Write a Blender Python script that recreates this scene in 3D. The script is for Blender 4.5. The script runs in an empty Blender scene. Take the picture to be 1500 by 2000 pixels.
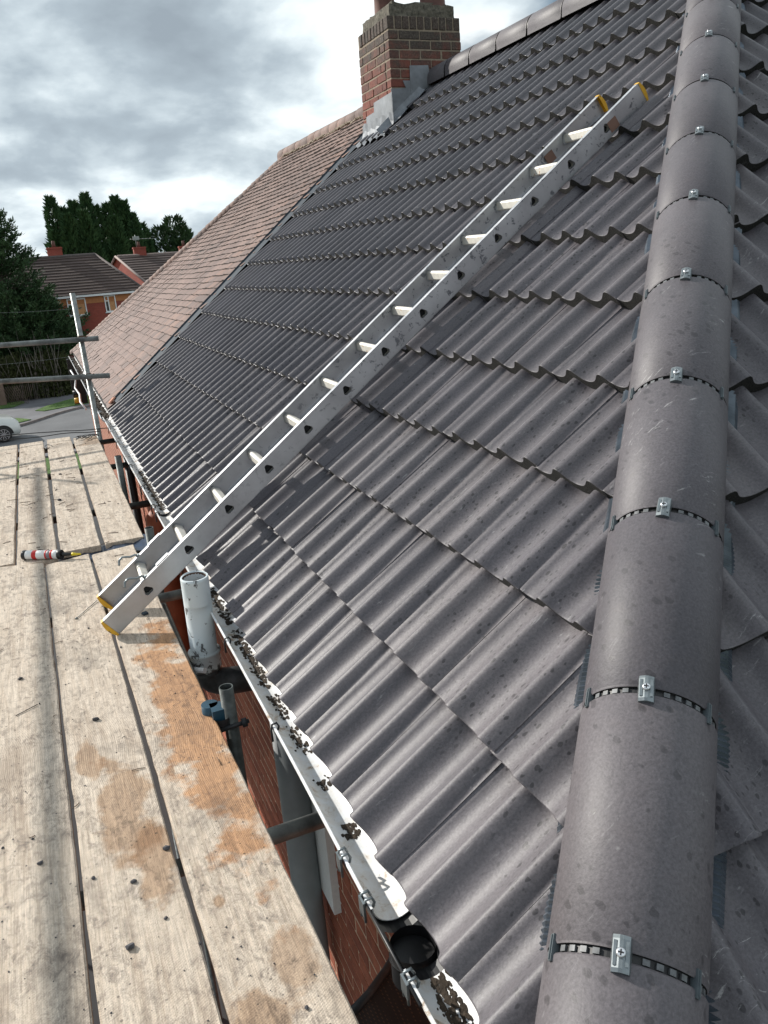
import bpy, bmesh, math, random
from mathutils import Vector, Matrix, noise
random.seed(7)
R = math.radians
D = bpy.data
scn = bpy.context.scene
col = scn.collection

# ------------------------------------------------------------------ camera
P = 0.6872                       # roof pitch
YAW, PIT, ROLL, FPX = 0.3817, 0.3115, 0.0773, 1551.57
fw = Vector((math.sin(YAW)*math.cos(PIT), math.cos(YAW)*math.cos(PIT), -math.sin(PIT)))
r0 = Vector((math.cos(YAW), -math.sin(YAW), 0)); d0 = fw.cross(r0)
cr = math.cos(ROLL)*r0 + math.sin(ROLL)*d0
cd = -math.sin(ROLL)*r0 + math.cos(ROLL)*d0
CAM = Vector((-0.4902, 0, 1.3049))
camd = D.cameras.new('camera'); camo = D.objects.new('camera', camd); col.objects.link(camo)
m = Matrix((cr, -cd, -fw)).transposed().to_4x4(); m.translation = CAM
camo.matrix_world = m
camd.sensor_fit = 'VERTICAL'; camd.sensor_height = 24; camd.lens = 24*FPX/2000
camd.clip_start = 0.02; camd.clip_end = 3000
scn.camera = camo
scn.render.resolution_x, scn.render.resolution_y = 768, 1024

# ------------------------------------------------------------------ light
SUN = Vector((-1.13, 1.41, 1.0)).normalized()
sel = math.asin(SUN.z); saz = math.atan2(SUN.x, SUN.y)
w = D.worlds.new('World'); scn.world = w; w.use_nodes = True
nt = w.node_tree; nt.nodes.clear()
def NN(t, k, **kw):
    n = t.nodes.new(k)
    for a, b in kw.items():
        if a.startswith('i_'):
            n.inputs[a[2:].replace('_', ' ')].default_value = b
        else: setattr(n, a, b)
    return n
sky = NN(nt, 'ShaderNodeTexSky', sky_type='NISHITA', sun_disc=False, sun_elevation=sel, sun_rotation=saz)
sky.air_density = 1.2; sky.dust_density = 0.4
bsky = NN(nt, 'ShaderNodeBackground'); bsky.inputs[1].default_value = 0.07
nt.links.new(sky.outputs[0], bsky.inputs[0])
tc = NN(nt, 'ShaderNodeTexCoord')
sep = NN(nt, 'ShaderNodeSeparateXYZ'); nt.links.new(tc.outputs['Generated'], sep.inputs[0])
def mth(t, op, a, b=None, c=None, clamp=False):
    n = t.nodes.new('ShaderNodeMath'); n.operation = op; n.use_clamp = clamp
    for i, v in enumerate((a, b, c)):
        if v is None: continue
        if isinstance(v, (int, float)): n.inputs[i].default_value = v
        else: t.links.new(v, n.inputs[i])
    return n.outputs[0]
zz = mth(nt, 'MAXIMUM', sep.outputs[2], 0.0)
den = mth(nt, 'ADD', zz, 0.38)
cx = mth(nt, 'DIVIDE', sep.outputs[0], den); cy = mth(nt, 'DIVIDE', sep.outputs[1], den)
cmb = NN(nt, 'ShaderNodeCombineXYZ'); nt.links.new(cx, cmb.inputs[0]); nt.links.new(cy, cmb.inputs[1])
def noiset(t, vec, scale, detail=5, rough=0.55, dist=0.0, off=None):
    n = t.nodes.new('ShaderNodeTexNoise'); n.inputs['Scale'].default_value = scale
    n.inputs['Detail'].default_value = detail; n.inputs['Roughness'].default_value = rough
    n.inputs['Distortion'].default_value = dist
    if off is not None:
        mp = t.nodes.new('ShaderNodeMapping'); mp.inputs['Location'].default_value = off
        t.links.new(vec, mp.inputs[0]); vec = mp.outputs[0]
    if vec is not None: t.links.new(vec, n.inputs['Vector'])
    return n.outputs[0]
def ramp(t, fac, stops, mode='LINEAR'):
    n = t.nodes.new('ShaderNodeValToRGB'); n.color_ramp.interpolation = mode
    e = n.color_ramp.elements
    while len(e) > 1: e.remove(e[-1])
    for i, (p, c) in enumerate(stops):
        el = e[0] if i == 0 else e.new(p)
        el.position = p
        if isinstance(c, (int, float)): c = (c, c, c)
        el.color = (*c[:3], 1)
    t.links.new(fac, n.inputs[0]); return n.outputs[0]
def mixc(t, fac, a, b, mode='MIX'):
    n = t.nodes.new('ShaderNodeMix'); n.data_type = 'RGBA'; n.blend_type = mode
    for s, v in ((0, fac), (6, a), (7, b)):
        if isinstance(v, (int, float)): n.inputs[s].default_value = v if s == 0 else (v, v, v, 1)
        elif isinstance(v, tuple): n.inputs[s].default_value = (*v[:3], 1)
        else: t.links.new(v, n.inputs[s])
    return n.outputs[2]
big = noiset(nt, cmb.outputs[0], 1.1, 8, 0.50, 0.2, (7.5, 1.2, 0))
fine = noiset(nt, cmb.outputs[0], 3.6, 8, 0.52, 0.15, (1.7, 0.3, 0))
dens = mth(nt, 'ADD', mth(nt, 'MULTIPLY', big, 0.56), mth(nt, 'MULTIPLY', fine, 0.44))
# cloud brightness: thin parts bright, thick parts slate grey
ccol = ramp(nt, dens, [(0.47, (1.0, 1.04, 1.04)), (0.52, (0.78, 0.86, 0.89)), (0.565, (0.54, 0.62, 0.67)), (0.61, (0.385, 0.455, 0.51)), (0.68, (0.29, 0.345, 0.395))])
hz = mth(nt, 'POWER', mth(nt, 'SUBTRACT', 1.0, zz), 7.0)            # cloud layers close up towards the horizon
cover = ramp(nt, mth(nt, 'ADD', big, mth(nt, 'MULTIPLY', hz, 0.10)), [(0.44, 0.0), (0.50, 0.85), (0.56, 1.0)])
bcl = NN(nt, 'ShaderNodeBackground'); bcl.inputs[1].default_value = 1.12
nt.links.new(ccol, bcl.inputs[0])
mx = NN(nt, 'ShaderNodeMixShader'); nt.links.new(cover, mx.inputs[0])
nt.links.new(bsky.outputs[0], mx.inputs[1]); nt.links.new(bcl.outputs[0], mx.inputs[2])
wo = NN(nt, 'ShaderNodeOutputWorld'); nt.links.new(mx.outputs[0], wo.inputs[0])

sd = D.lights.new('sun', 'SUN'); sd.energy = 5.0; sd.angle = R(1.1); sd.color = (1, .955, .88)
so = D.objects.new('sun', sd); col.objects.link(so)
so.rotation_euler = (-SUN).to_track_quat('-Z', 'Y').to_euler()
scn.view_settings.view_transform = 'Standard'; scn.view_settings.look = 'None'
scn.view_settings.gamma = 1; scn.view_settings.exposure = 0.12
scn.view_settings.use_curve_mapping = False

# ------------------------------------------------------------------ materials
def mat(name, rough=0.6, metal=0.0, spec=0.5):
    mm = D.materials.new(name); mm.use_nodes = True
    t = mm.node_tree; b = t.nodes['Principled BSDF']
    b.inputs['Roughness'].default_value = rough; b.inputs['Metallic'].default_value = metal
    b.inputs['Specular IOR Level'].default_value = spec
    return mm, t, b
def pos(t, scale=(1, 1, 1), rot=(0, 0, 0), obj=False, loc=(0, 0, 0)):
    if obj: s = t.nodes.new('ShaderNodeTexCoord').outputs['Object']
    else: s = t.nodes.new('ShaderNodeNewGeometry').outputs['Position']
    n = t.nodes.new('ShaderNodeMapping'); n.vector_type = 'TEXTURE' if False else 'POINT'
    n.inputs['Scale'].default_value = scale; n.inputs['Rotation'].default_value = rot; n.inputs['Location'].default_value = loc
    t.links.new(s, n.inputs[0]); return n.outputs[0]
def orand(t): return t.nodes.new('ShaderNodeObjectInfo').outputs['Random']
def bump(t, b, h, strength=0.3, dist=0.005):
    n = t.nodes.new('ShaderNodeBump'); n.inputs['Strength'].default_value = strength; n.inputs['Distance'].default_value = dist
    t.links.new(h, n.inputs['Height']); t.links.new(n.outputs[0], b.inputs['Normal'])
def simple(name, c, rough=0.6, metal=0.0, var=0.15, sc=8, bmp=0.0, bsc=60, rnd=0.0, spec=0.5):
    mm, t, b = mat(name, rough, metal, spec)
    n = noiset(t, pos(t), sc, 6, 0.6)
    lo = tuple(x*(1-var) for x in c); hi = tuple(min(1, x*(1+var)) for x in c)
    o = ramp(t, n, [(0.3, lo), (0.7, hi)])
    if rnd:
        o = mixc(t, 1.0, o, ramp(t, orand(t), [(0, 1-rnd), (1, 1+rnd)]), 'MULTIPLY')
    t.links.new(o, b.inputs['Base Color'])
    if bmp: bump(t, b, noiset(t, pos(t), bsc, 4, 0.6), bmp)
    return mm

def spots(t, vec, thr_lo, thr_hi, rnd=1.0):
    v = t.nodes.new('ShaderNodeTexVoronoi'); v.inputs['Scale'].default_value = 1; v.inputs['Randomness'].default_value = rnd
    t.links.new(vec, v.inputs['Vector'])
    sp = t.nodes.new('ShaderNodeSeparateColor'); t.links.new(v.outputs['Color'], sp.inputs[0])
    rad = mth(t, 'MULTIPLY', mth(t, 'POWER', sp.outputs[0], 3.0), thr_hi)
    rad = mth(t, 'ADD', rad, thr_lo)
    return mth(t, 'MULTIPLY', mth(t, 'SUBTRACT', rad, v.outputs['Distance']), 9.0, clamp=True)

def tile_mat(name, base, spot_rot, spot_scale, dark=0.42, wet=True, rough=0.50, scratch=0.5, dampy=1.0):
    mm, t, b = mat(name, rough, spec=.42)
    n1 = noiset(t, pos(t), 2.2, 6, 0.6); n2 = noiset(t, pos(t), 170, 3, 0.7); n3 = noiset(t, pos(t), 28, 5, 0.65)
    c = ramp(t, n1, [(0.3, tuple(x*.80 for x in base)), (0.55, base), (0.75, tuple(x*1.16 for x in base))])
    c = mixc(t, 1.0, c, ramp(t, n2, [(0.3, .74), (0.7, 1.26)]), 'MULTIPLY')
    c = mixc(t, 1.0, c, ramp(t, orand(t), [(0, (.82, .82, .84)), (0.5, (1.0, 1, 1)), (1, (1.17, 1.15, 1.12))]), 'MULTIPLY')
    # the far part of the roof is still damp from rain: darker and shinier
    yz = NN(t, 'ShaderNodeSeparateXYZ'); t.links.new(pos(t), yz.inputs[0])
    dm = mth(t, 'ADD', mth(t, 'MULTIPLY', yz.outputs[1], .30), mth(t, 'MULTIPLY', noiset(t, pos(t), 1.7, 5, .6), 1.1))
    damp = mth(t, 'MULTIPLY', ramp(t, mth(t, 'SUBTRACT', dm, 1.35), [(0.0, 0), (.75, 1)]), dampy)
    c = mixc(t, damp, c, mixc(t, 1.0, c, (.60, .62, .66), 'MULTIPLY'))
    c = mixc(t, ramp(t, n3, [(0.52, 0), (0.75, .15)]), c, (base[0]*1.25, base[1]*1.1, base[2]*.98))
    if wet:
        vec = pos(t, spot_scale, spot_rot)
        # rain drops: elongated down the slope, in drifts
        wob = t.nodes.new('ShaderNodeVectorMath'); wob.operation = 'ADD'
        nz = t.nodes.new('ShaderNodeTexNoise'); nz.inputs['Scale'].default_value = 60; t.links.new(pos(t), nz.inputs['Vector'])
        t.links.new(vec, wob.inputs[0])
        sc = t.nodes.new('ShaderNodeVectorMath'); sc.operation = 'SCALE'; sc.inputs['Scale'].default_value = 0.5
        t.links.new(nz.outputs['Color'], sc.inputs[0]); t.links.new(sc.outputs[0], wob.inputs[1])
        s1 = spots(t, wob.outputs[0], -0.05, 0.62)
        drift = ramp(t, noiset(t, pos(t), 1.5, 3, 0.5, 0, (4, 2, 1)), [(0.44, 0), (0.54, 1)])
        f = mth(t, 'MULTIPLY', s1, mth(t, 'ADD', mth(t, 'MULTIPLY', drift, 0.85), 0.10))
        c = mixc(t, f, c, mixc(t, 1.0, c, (dark, dark, dark), 'MULTIPLY'))
        rr = mth(t, 'SUBTRACT', rough, mth(t, 'ADD', mth(t, 'MULTIPLY', f, 0.05), mth(t, 'MULTIPLY', damp, .17)))
        t.links.new(rr, b.inputs['Roughness'])
    # pale efflorescence flecks and scuffs
    v2 = pos(t, (26, 26, 26), (0, 0, 0.7))
    s2 = spots(t, v2, -0.12, 0.26)
    gate = ramp(t, noiset(t, pos(t), 7, 3, 0.6, 0, (9, 1, 3)), [(0.5, 0), (0.62, 1)])
    c = mixc(t, mth(t, 'MULTIPLY', mth(t, 'MULTIPLY', s2, gate), 0.6), c, (0.5, 0.49, 0.48))
    sm = noiset(t, pos(t, (5, 30, 9), (0.4, 0.5, 0.9)), 3.0, 8, 0.72, 0.4)
    sf = mth(t, 'MULTIPLY', ramp(t, sm, [(0.59, 0), (0.68, 1)]), scratch)
    sf = mth(t, 'MULTIPLY', sf, ramp(t, noiset(t, pos(t), 4, 2, .5), [(0.48, 0), (0.62, 1)]))
    c = mixc(t, sf, c, (0.42, 0.41, 0.41))
    t.links.new(c, b.inputs['Base Color'])
    hh = mth(t, 'ADD', mth(t, 'MULTIPLY', n2, .5), n3)
    bump(t, b, hh, 0.26, 0.004)
    return mm
GREY = (0.118, 0.109, 0.119)
M = {}
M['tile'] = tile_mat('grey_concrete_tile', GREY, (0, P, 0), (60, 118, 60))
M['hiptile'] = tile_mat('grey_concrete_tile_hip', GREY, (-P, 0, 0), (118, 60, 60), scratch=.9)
M['cap'] = tile_mat('grey_concrete_cap', (0.098, 0.089, 0.098), (0.6, 0.5, 0.78), (60, 34, 60), dark=.62, scratch=.7, rough=.55, dampy=0.0)
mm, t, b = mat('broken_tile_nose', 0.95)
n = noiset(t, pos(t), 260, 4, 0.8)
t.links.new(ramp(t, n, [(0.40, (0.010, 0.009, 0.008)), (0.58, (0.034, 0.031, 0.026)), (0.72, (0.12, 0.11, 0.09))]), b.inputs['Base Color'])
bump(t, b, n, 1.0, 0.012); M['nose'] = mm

mm, t, b = mat('plain_clay_tile', 0.75)
n1 = noiset(t, pos(t), 1.3, 5, 0.6); n2 = noiset(t, pos(t, (1, 9, 1)), 4, 5, 0.7); n3 = noiset(t, pos(t), 90, 4, .7)
c = ramp(t, n1, [(0.3, (0.125, 0.078, 0.066)), (0.5, (0.19, 0.118, 0.097)), (0.7, (0.245, 0.155, 0.127))])
c = mixc(t, 1.0, c, ramp(t, n2, [(0.35, .55), (0.6, 1.15)]), 'MULTIPLY')
c = mixc(t, 1.0, c, ramp(t, n3, [(0.3, .85), (0.7, 1.12)]), 'MULTIPLY')
c = mixc(t, 1.0, c, ramp(t, orand(t), [(0, (.70, .72, .75)), (.5, (1, 1, 1)), (1, (1.22, 1.12, 1.02))]), 'MULTIPLY')
c = mixc(t, ramp(t, noiset(t, pos(t), 3.5, 6, .7, 0, (2, 2, 2)), [(.60, 0), (.72, .7)]), c, (.085, .075, .07))
t.links.new(c, b.inputs['Base Color']); bump(t, b, n3, .35, .004); M['clay'] = mm

mm, t, b = mat('weathered_scaffold_timber', 0.72)
mapn = pos(t, (7, .55, 7), obj=True)
orn = orand(t)
offv = NN(t, 'ShaderNodeCombineXYZ'); t.links.new(mth(t, 'MULTIPLY', orn, 37.0), offv.inputs[0]); t.links.new(mth(t, 'MULTIPLY', orn, 11.0), offv.inputs[1])
addv = NN(t, 'ShaderNodeVectorMath', operation='ADD'); t.links.new(mapn, addv.inputs[0]); t.links.new(offv.outputs[0], addv.inputs[1])
grain = noiset(t, addv.outputs[0], 5.5, 7, 0.65, 0.6)
fineg = noiset(t, pos(t, (220, 8, 60), obj=True), 1.0, 3, 0.6)
saw = NN(t, 'ShaderNodeTexWave', wave_type='RINGS', rings_direction='Z', wave_profile='SIN')
sv = pos(t, (1, 1, 1), obj=True, loc=(0.55, 0.0, 0)); t.links.new(sv, saw.inputs['Vector'])
saw.inputs['Scale'].default_value = 52; saw.inputs['Distortion'].default_value = 1.4; saw.inputs['Detail'].default_value = 2; saw.inputs['Detail Scale'].default_value = 1.5
c = ramp(t, grain, [(0.26, (0.36, 0.285, 0.225)), (0.40, (0.50, 0.42, 0.34)), (0.54, (0.59, 0.51, 0.425)), (0.75, (0.68, 0.60, 0.51))])
c = mixc(t, 1.0, c, ramp(t, fineg, [(0.3, .80), (0.6, 1.08)]), 'MULTIPLY')
c = mixc(t, 1.0, c, ramp(t, saw.outputs[0], [(0.0, .95), (0.6, 1.03)]), 'MULTIPLY')
# dirt, trodden in patches
gr1 = noiset(t, pos(t), 330, 3, .8); gr2 = noiset(t, pos(t, (1, .6, 1)), 38, 8, .82, .6); gr3 = noiset(t, pos(t), 5, 5, .65, .3)
c = mixc(t, 1.0, c, ramp(t, gr1, [(.3, (.70, .68, .65)), (.55, (1.05, 1.02, .985))]), 'MULTIPLY')
c = mixc(t, mth(t, 'MULTIPLY', ramp(t, gr2, [(.46, 0), (.64, .9)]), ramp(t, gr3, [(.36, .30), (.58, 1)])), c, (.15, .12, .10))
d1 = noiset(t, pos(t, (1.0, .8, 1)), 2.6, 9, 0.72, 0.5)
c = mixc(t, ramp(t, d1, [(0.54, 0), (0.68, .62)]), c, (0.115, 0.095, 0.08))
d2 = noiset(t, pos(t, (2.2, .7, 1), (0, 0, 1.35)), 9, 6, 0.75, 0.3)
c = mixc(t, ramp(t, d2, [(0.60, 0), (0.70, .5)]), c, (0.10, 0.08, 0.065))
sp1 = spots(t, pos(t, (75, 75, 75)), -0.10, 0.45)
c = mixc(t, mth(t, 'MULTIPLY', sp1, ramp(t, noiset(t, pos(t), 3.1, 3, .5, 0, (7, 7, 7)), [(.42, .1), (.6, .8)])), c, (0.05, 0.043, 0.04))
# damp stains, each with a place and outline of its own
vat = NN(t, 'ShaderNodeAttribute', attribute_type='OBJECT', attribute_name='damp')
wn = t.nodes.new('ShaderNodeTexNoise'); wn.inputs['Scale'].default_value = 7; wn.inputs['Detail'].default_value = 6; wn.inputs['Roughness'].default_value = .62
t.links.new(pos(t), wn.inputs['Vector'])
def stain(cx_, cy_, rx, ry, amt=.9, k=3.2):
    mp_ = pos(t, (1/rx, 1/ry, 0), loc=(-cx_/rx, -cy_/ry, 0))
    ln_ = NN(t, 'ShaderNodeVectorMath', operation='LENGTH'); t.links.new(mp_, ln_.inputs[0])
    m_ = mth(t, 'MULTIPLY', mth(t, 'ADD', mth(t, 'SUBTRACT', 1.0, ln_.outputs['Value']), mth(t, 'MULTIPLY', mth(t, 'SUBTRACT', wn.outputs[0], .5), 2.6)), k, clamp=True)
    return mth(t, 'MULTIPLY', m_, amt)
of = mth(t, 'MULTIPLY', stain(-.25, 2.55, .13, .85, 1.0, 3.5), mth(t, 'GREATER_THAN', vat.outputs['Fac'], .6))
c = mixc(t, of, c, mixc(t, 1.0, c, (.80, .52, .32), 'MULTIPLY'))
for st in ((-.52, 2.10, .09, .26, .85), (-.47, 1.86, .06, .16, .85), (-.60, 2.40, .04, .14, .8), (-.34, 1.27, .06, .12, .8), (-.24, 1.36, .06, .10, .7), (-.35, 1.62, .02, .035, .9), (-.37, 2.22, .012, .03, .8), (-.24, 7.9, .10, .22, .7)):
    c = mixc(t, stain(*st), c, mixc(t, 1.0, c, (.66, .52, .40), 'MULTIPLY'))
for st in ((-.84, 2.45, .09, .28, .45, 1.5), (-.74, 5.9, .09, 1.2, .4, 1.5), (-.5, 5.6, .05, .8, .3, 1.5)):
    c = mixc(t, stain(*st), c, mixc(t, 1.0, c, (.42, .37, .34), 'MULTIPLY'))
# scratches
sc1 = noiset(t, pos(t, (60, 2.2, 1), (0, 0, 0.9)), 1.0, 2, .5, .2)
c = mixc(t, ramp(t, sc1, [(0.735, 0), (0.755, .5)]), c, (0.09, 0.065, 0.05))
sc2 = noiset(t, pos(t, (60, 2.2, 1), (0, 0, -0.45)), 1.0, 2, .5, .2)
c = mixc(t, ramp(t, sc2, [(0.74, 0), (0.76, .5)]), c, (0.09, 0.065, 0.05))
t.links.new(c, b.inputs['Base Color'])
bump(t, b, mth(t, 'ADD', mth(t, 'MULTIPLY', saw.outputs[0], .25), mth(t, 'ADD', fineg, grain)), 0.35, 0.004)
t.links.new(ramp(t, of, [(0, .85), (1, .6)]), b.inputs['Roughness'])
M['wood'] = mm

def brick_mat(name, a, bb, cc):
    mm, t, b = mat(name, 0.9)
    n1 = noiset(t, pos(t), 30, 5, 0.7); n2 = noiset(t, pos(t), 140, 3, 0.7)
    c = ramp(t, orand(t), [(0, a), (.5, bb), (1, cc)])
    c = mixc(t, 1.0, c, ramp(t, n1, [(0.3, .7), (0.7, 1.25)]), 'MULTIPLY')
    c = mixc(t, 1.0, c, ramp(t, n2, [(0.3, .85), (0.7, 1.15)]), 'MULTIPLY')
    t.links.new(c, b.inputs['Base Color']); bump(t, b, n2, .5, .004)
    return mm, t, b, c
M['brick'] = brick_mat('red_wall_brick', (0.22, .060, .033), (.29, .082, .042), (.35, .11, .06))[0]
mm, t, b, c = brick_mat('weathered_chimney_brick', (0.10, .045, .038), (.19, .060, .043), (.25, .085, .06))
g = noiset(t, pos(t), 5, 6, .7, .3)
gz = NN(t, 'ShaderNodeSeparateXYZ'); t.links.new(pos(t), gz.inputs[0])
gm = mth(t, 'ADD', mth(t, 'MULTIPLY', mth(t, 'SUBTRACT', gz.outputs[2], 3.05), .75), g)
soot = ramp(t, gm, [(.40, 0.05), (.68, .92)])
c = mixc(t, soot, c, ramp(t, noiset(t, pos(t), 60, 4, .8), [(.4, (.035, .03, .026)), (.62, (.10, .088, .072)), (.7, (.33, .30, .25))]))
t.links.new(c, b.inputs['Base Color']); M['chbrick'] = mm
M['mortar'] = simple('pale_mortar', (.27, .22, .165), .95, var=.2, sc=30, bmp=.4)
M['wmortar'] = simple('wall_mortar', (.50, .36, .26), .95, var=.2, sc=30)
M['lead'] = simple('lead_flashing', (.20, .215, .235), .6, .15, var=.25, sc=9, bmp=.3, bsc=14)
M['pot'] = simple('chimney_pot_clay', (.12, .055, .043), .8, var=.3, sc=12)
M['render'] = simple('mossy_flaunching', (.12, .108, .085), .95, var=.6, sc=40, bmp=.9, bsc=70)
mm, t, b = mat('scuffed_aluminium', 0.42, 0.75)
n1 = noiset(t, pos(t, (1, 1, 1)), 6, 5, .6); n2 = noiset(t, pos(t, (1, 1, 1)), 34, 6, .7, .5)
c = ramp(t, n1, [(.3, (.40, .41, .43)), (.7, (.56, .57, .59))])
gz = NN(t, 'ShaderNodeSeparateXYZ'); t.links.new(pos(t), gz.inputs[0])
up_ = ramp(t, gz.outputs[0], [(0.0, .08), (1.0, 1.0)])
c = mixc(t, mth(t, 'MULTIPLY', ramp(t, n2, [(.58, 0), (.62, .85)]), up_), c, (.13, .14, .16))
t.links.new(c, b.inputs['Base Color'])
t.links.new(ramp(t, n1, [(.3, .36), (.7, .52)]), b.inputs['Roughness'])
bump(t, b, n1, .1, .004); M['alu'] = mm
mm, t, b = mat('paint_splashed_rung', 0.5, 0.3)
n1 = noiset(t, pos(t), 30, 5, .6)
t.links.new(ramp(t, n1, [(.35, (.62, .59, .54)), (.6, (.74, .71, .64)), (.68, (.50, .32, .2))]), b.inputs['Base Color']); M['rung'] = mm
mm, t, b = mat('yellow_plastic', .5)
n1 = noiset(t, pos(t), 40, 5, .6)
t.links.new(ramp(t, n1, [(.35, (.62, .33, .02)), (.62, (.70, .40, .03)), (.7, (.08, .05, .02))]), b.inputs['Base Color']); M['yellow'] = mm
M['brownpatch'] = simple('brown_sticker', (.20, .115, .085), .7)
M['black'] = simple('black_plastic', (.012, .012, .013), .45, var=.3)
M['darkhole'] = simple('dark_inside', (.02, .02, .022), .9)
M['blackmetal'] = simple('dark_painted_metal', (.025, .027, .03), .55, .2, var=.4, sc=20)
M['galv'] = simple('galvanised_tube', (.29, .31, .30), .5, .5, var=.45, sc=14, bmp=.15)
M['darktube'] = simple('dirty_scaffold_tube', (.085, .095, .092), .55, .45, var=.5, sc=18, bmp=.2)
M['rust'] = simple('rusty_coupler', (.13, .075, .05), .8, .2, var=.5, sc=30)
M['steelclip'] = simple('zinc_clip', (.22, .245, .255), .38, .75, var=.2, sc=50)
M['clipdark'] = simple('grey_plastic_clip', (.10, .12, .13), .45, .2, var=.2, sc=50)
M['screw'] = simple('bright_screw', (.75, .76, .78), .3, .9, var=.1)
M['winsq'] = simple('union_window', (.12, .125, .13), .5, .1, var=.4, sc=60)
mm, t, b = mat('white_gutter_plastic', .38)
n1 = noiset(t, pos(t), 16, 7, .7, .3); n2 = noiset(t, pos(t), 110, 3, .8)
c = ramp(t, n1, [(.42, (.76, .78, .80)), (.58, (.68, .66, .63)), (.64, (.45, .36, .28)), (.74, (.22, .15, .10))])
c = mixc(t, ramp(t, n2, [(.68, 0), (.72, .8)]), c, (.12, .09, .07))
gz = NN(t, 'ShaderNodeSeparateXYZ'); t.links.new(pos(t), gz.inputs[0])
silt = ramp(t, mth(t, 'ADD', mth(t, 'MULTIPLY', gz.outputs[2], -9.0), mth(t, 'MULTIPLY', noiset(t, pos(t, (1, .55, 1)), 26, 7, .7), .75)), [(1.08, 0), (1.16, .8)])
c = mixc(t, silt, c, (.13, .095, .07))
t.links.new(c, b.inputs['Base Color']); M['gutter'] = mm
mm, t, b = mat('peeling_white_paint', .6)
n1 = noiset(t, pos(t, (1, 1, .7)), 22, 6, .65, .4)
gz = NN(t, 'ShaderNodeSeparateXYZ'); t.links.new(pos(t), gz.inputs[0])
low = ramp(t, mth(t, 'ADD', gz.outputs[2], .5), [(.10, .34), (.22, .10), (.34, 0)])
c = ramp(t, mth(t, 'ADD', n1, low), [(.60, (.60, .66, .68)), (.635, (.10, .10, .10)), (.8, (.035, .035, .04))])
t.links.new(c, b.inputs['Base Color']); bump(t, b, n1, .3, .003); M['peel'] = mm
M['greypipe'] = simple('grey_soil_pipe_paint', (.22, .235, .24), .45, var=.2, sc=5)
M['moss'] = simple('gutter_dirt', (.042, .030, .020), .95, var=.6, sc=60, bmp=.8, bsc=120)
M['strip'] = simple('blue_grey_metal_verge', (.028, .042, .058), .8, 0, var=.15, sc=4)
mm, t, b = mat('pleated_flashing', .3, .6)
t.links.new(ramp(t, noiset(t, pos(t), 20, 3, .5), [(.3, (.07, .085, .105)), (.7, (.14, .165, .20))]), b.inputs['Base Color']); M['pleat'] = mm
M['underlay'] = simple('roof_underlay', (.02, .02, .02), .95)
M['white'] = simple('white_upvc', (.78, .79, .80), .4, var=.05)
M['cream'] = simple('curtain', (.55, .28, .13), .9, var=.15)
M['glass'] = simple('dark_window_glass', (.05, .06, .07), .08, var=.2, spec=.8)
M['blueplastic'] = simple('blue_coupler', (.008, .045, .075), .5, var=.3)
M['red'] = simple('red_print', (.55, .02, .02), .45)
M['labelwhite'] = simple('white_print', (.75, .75, .74), .45, var=.06, sc=60)
M['labelgrey'] = simple('grey_print', (.22, .22, .24), .5)
M['terracotta'] = simple('terracotta_paint', (.36, .095, .045), .6, var=.3)
M['stone'] = simple('dark_grit', (.06, .058, .062), .9, var=.5, sc=80, rnd=.3)
M['stick'] = simple('splinter', (.10, .065, .045), .9)
M['mortarchip'] = simple('terracotta_chip', (.55, .27, .18), .85)

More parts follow.
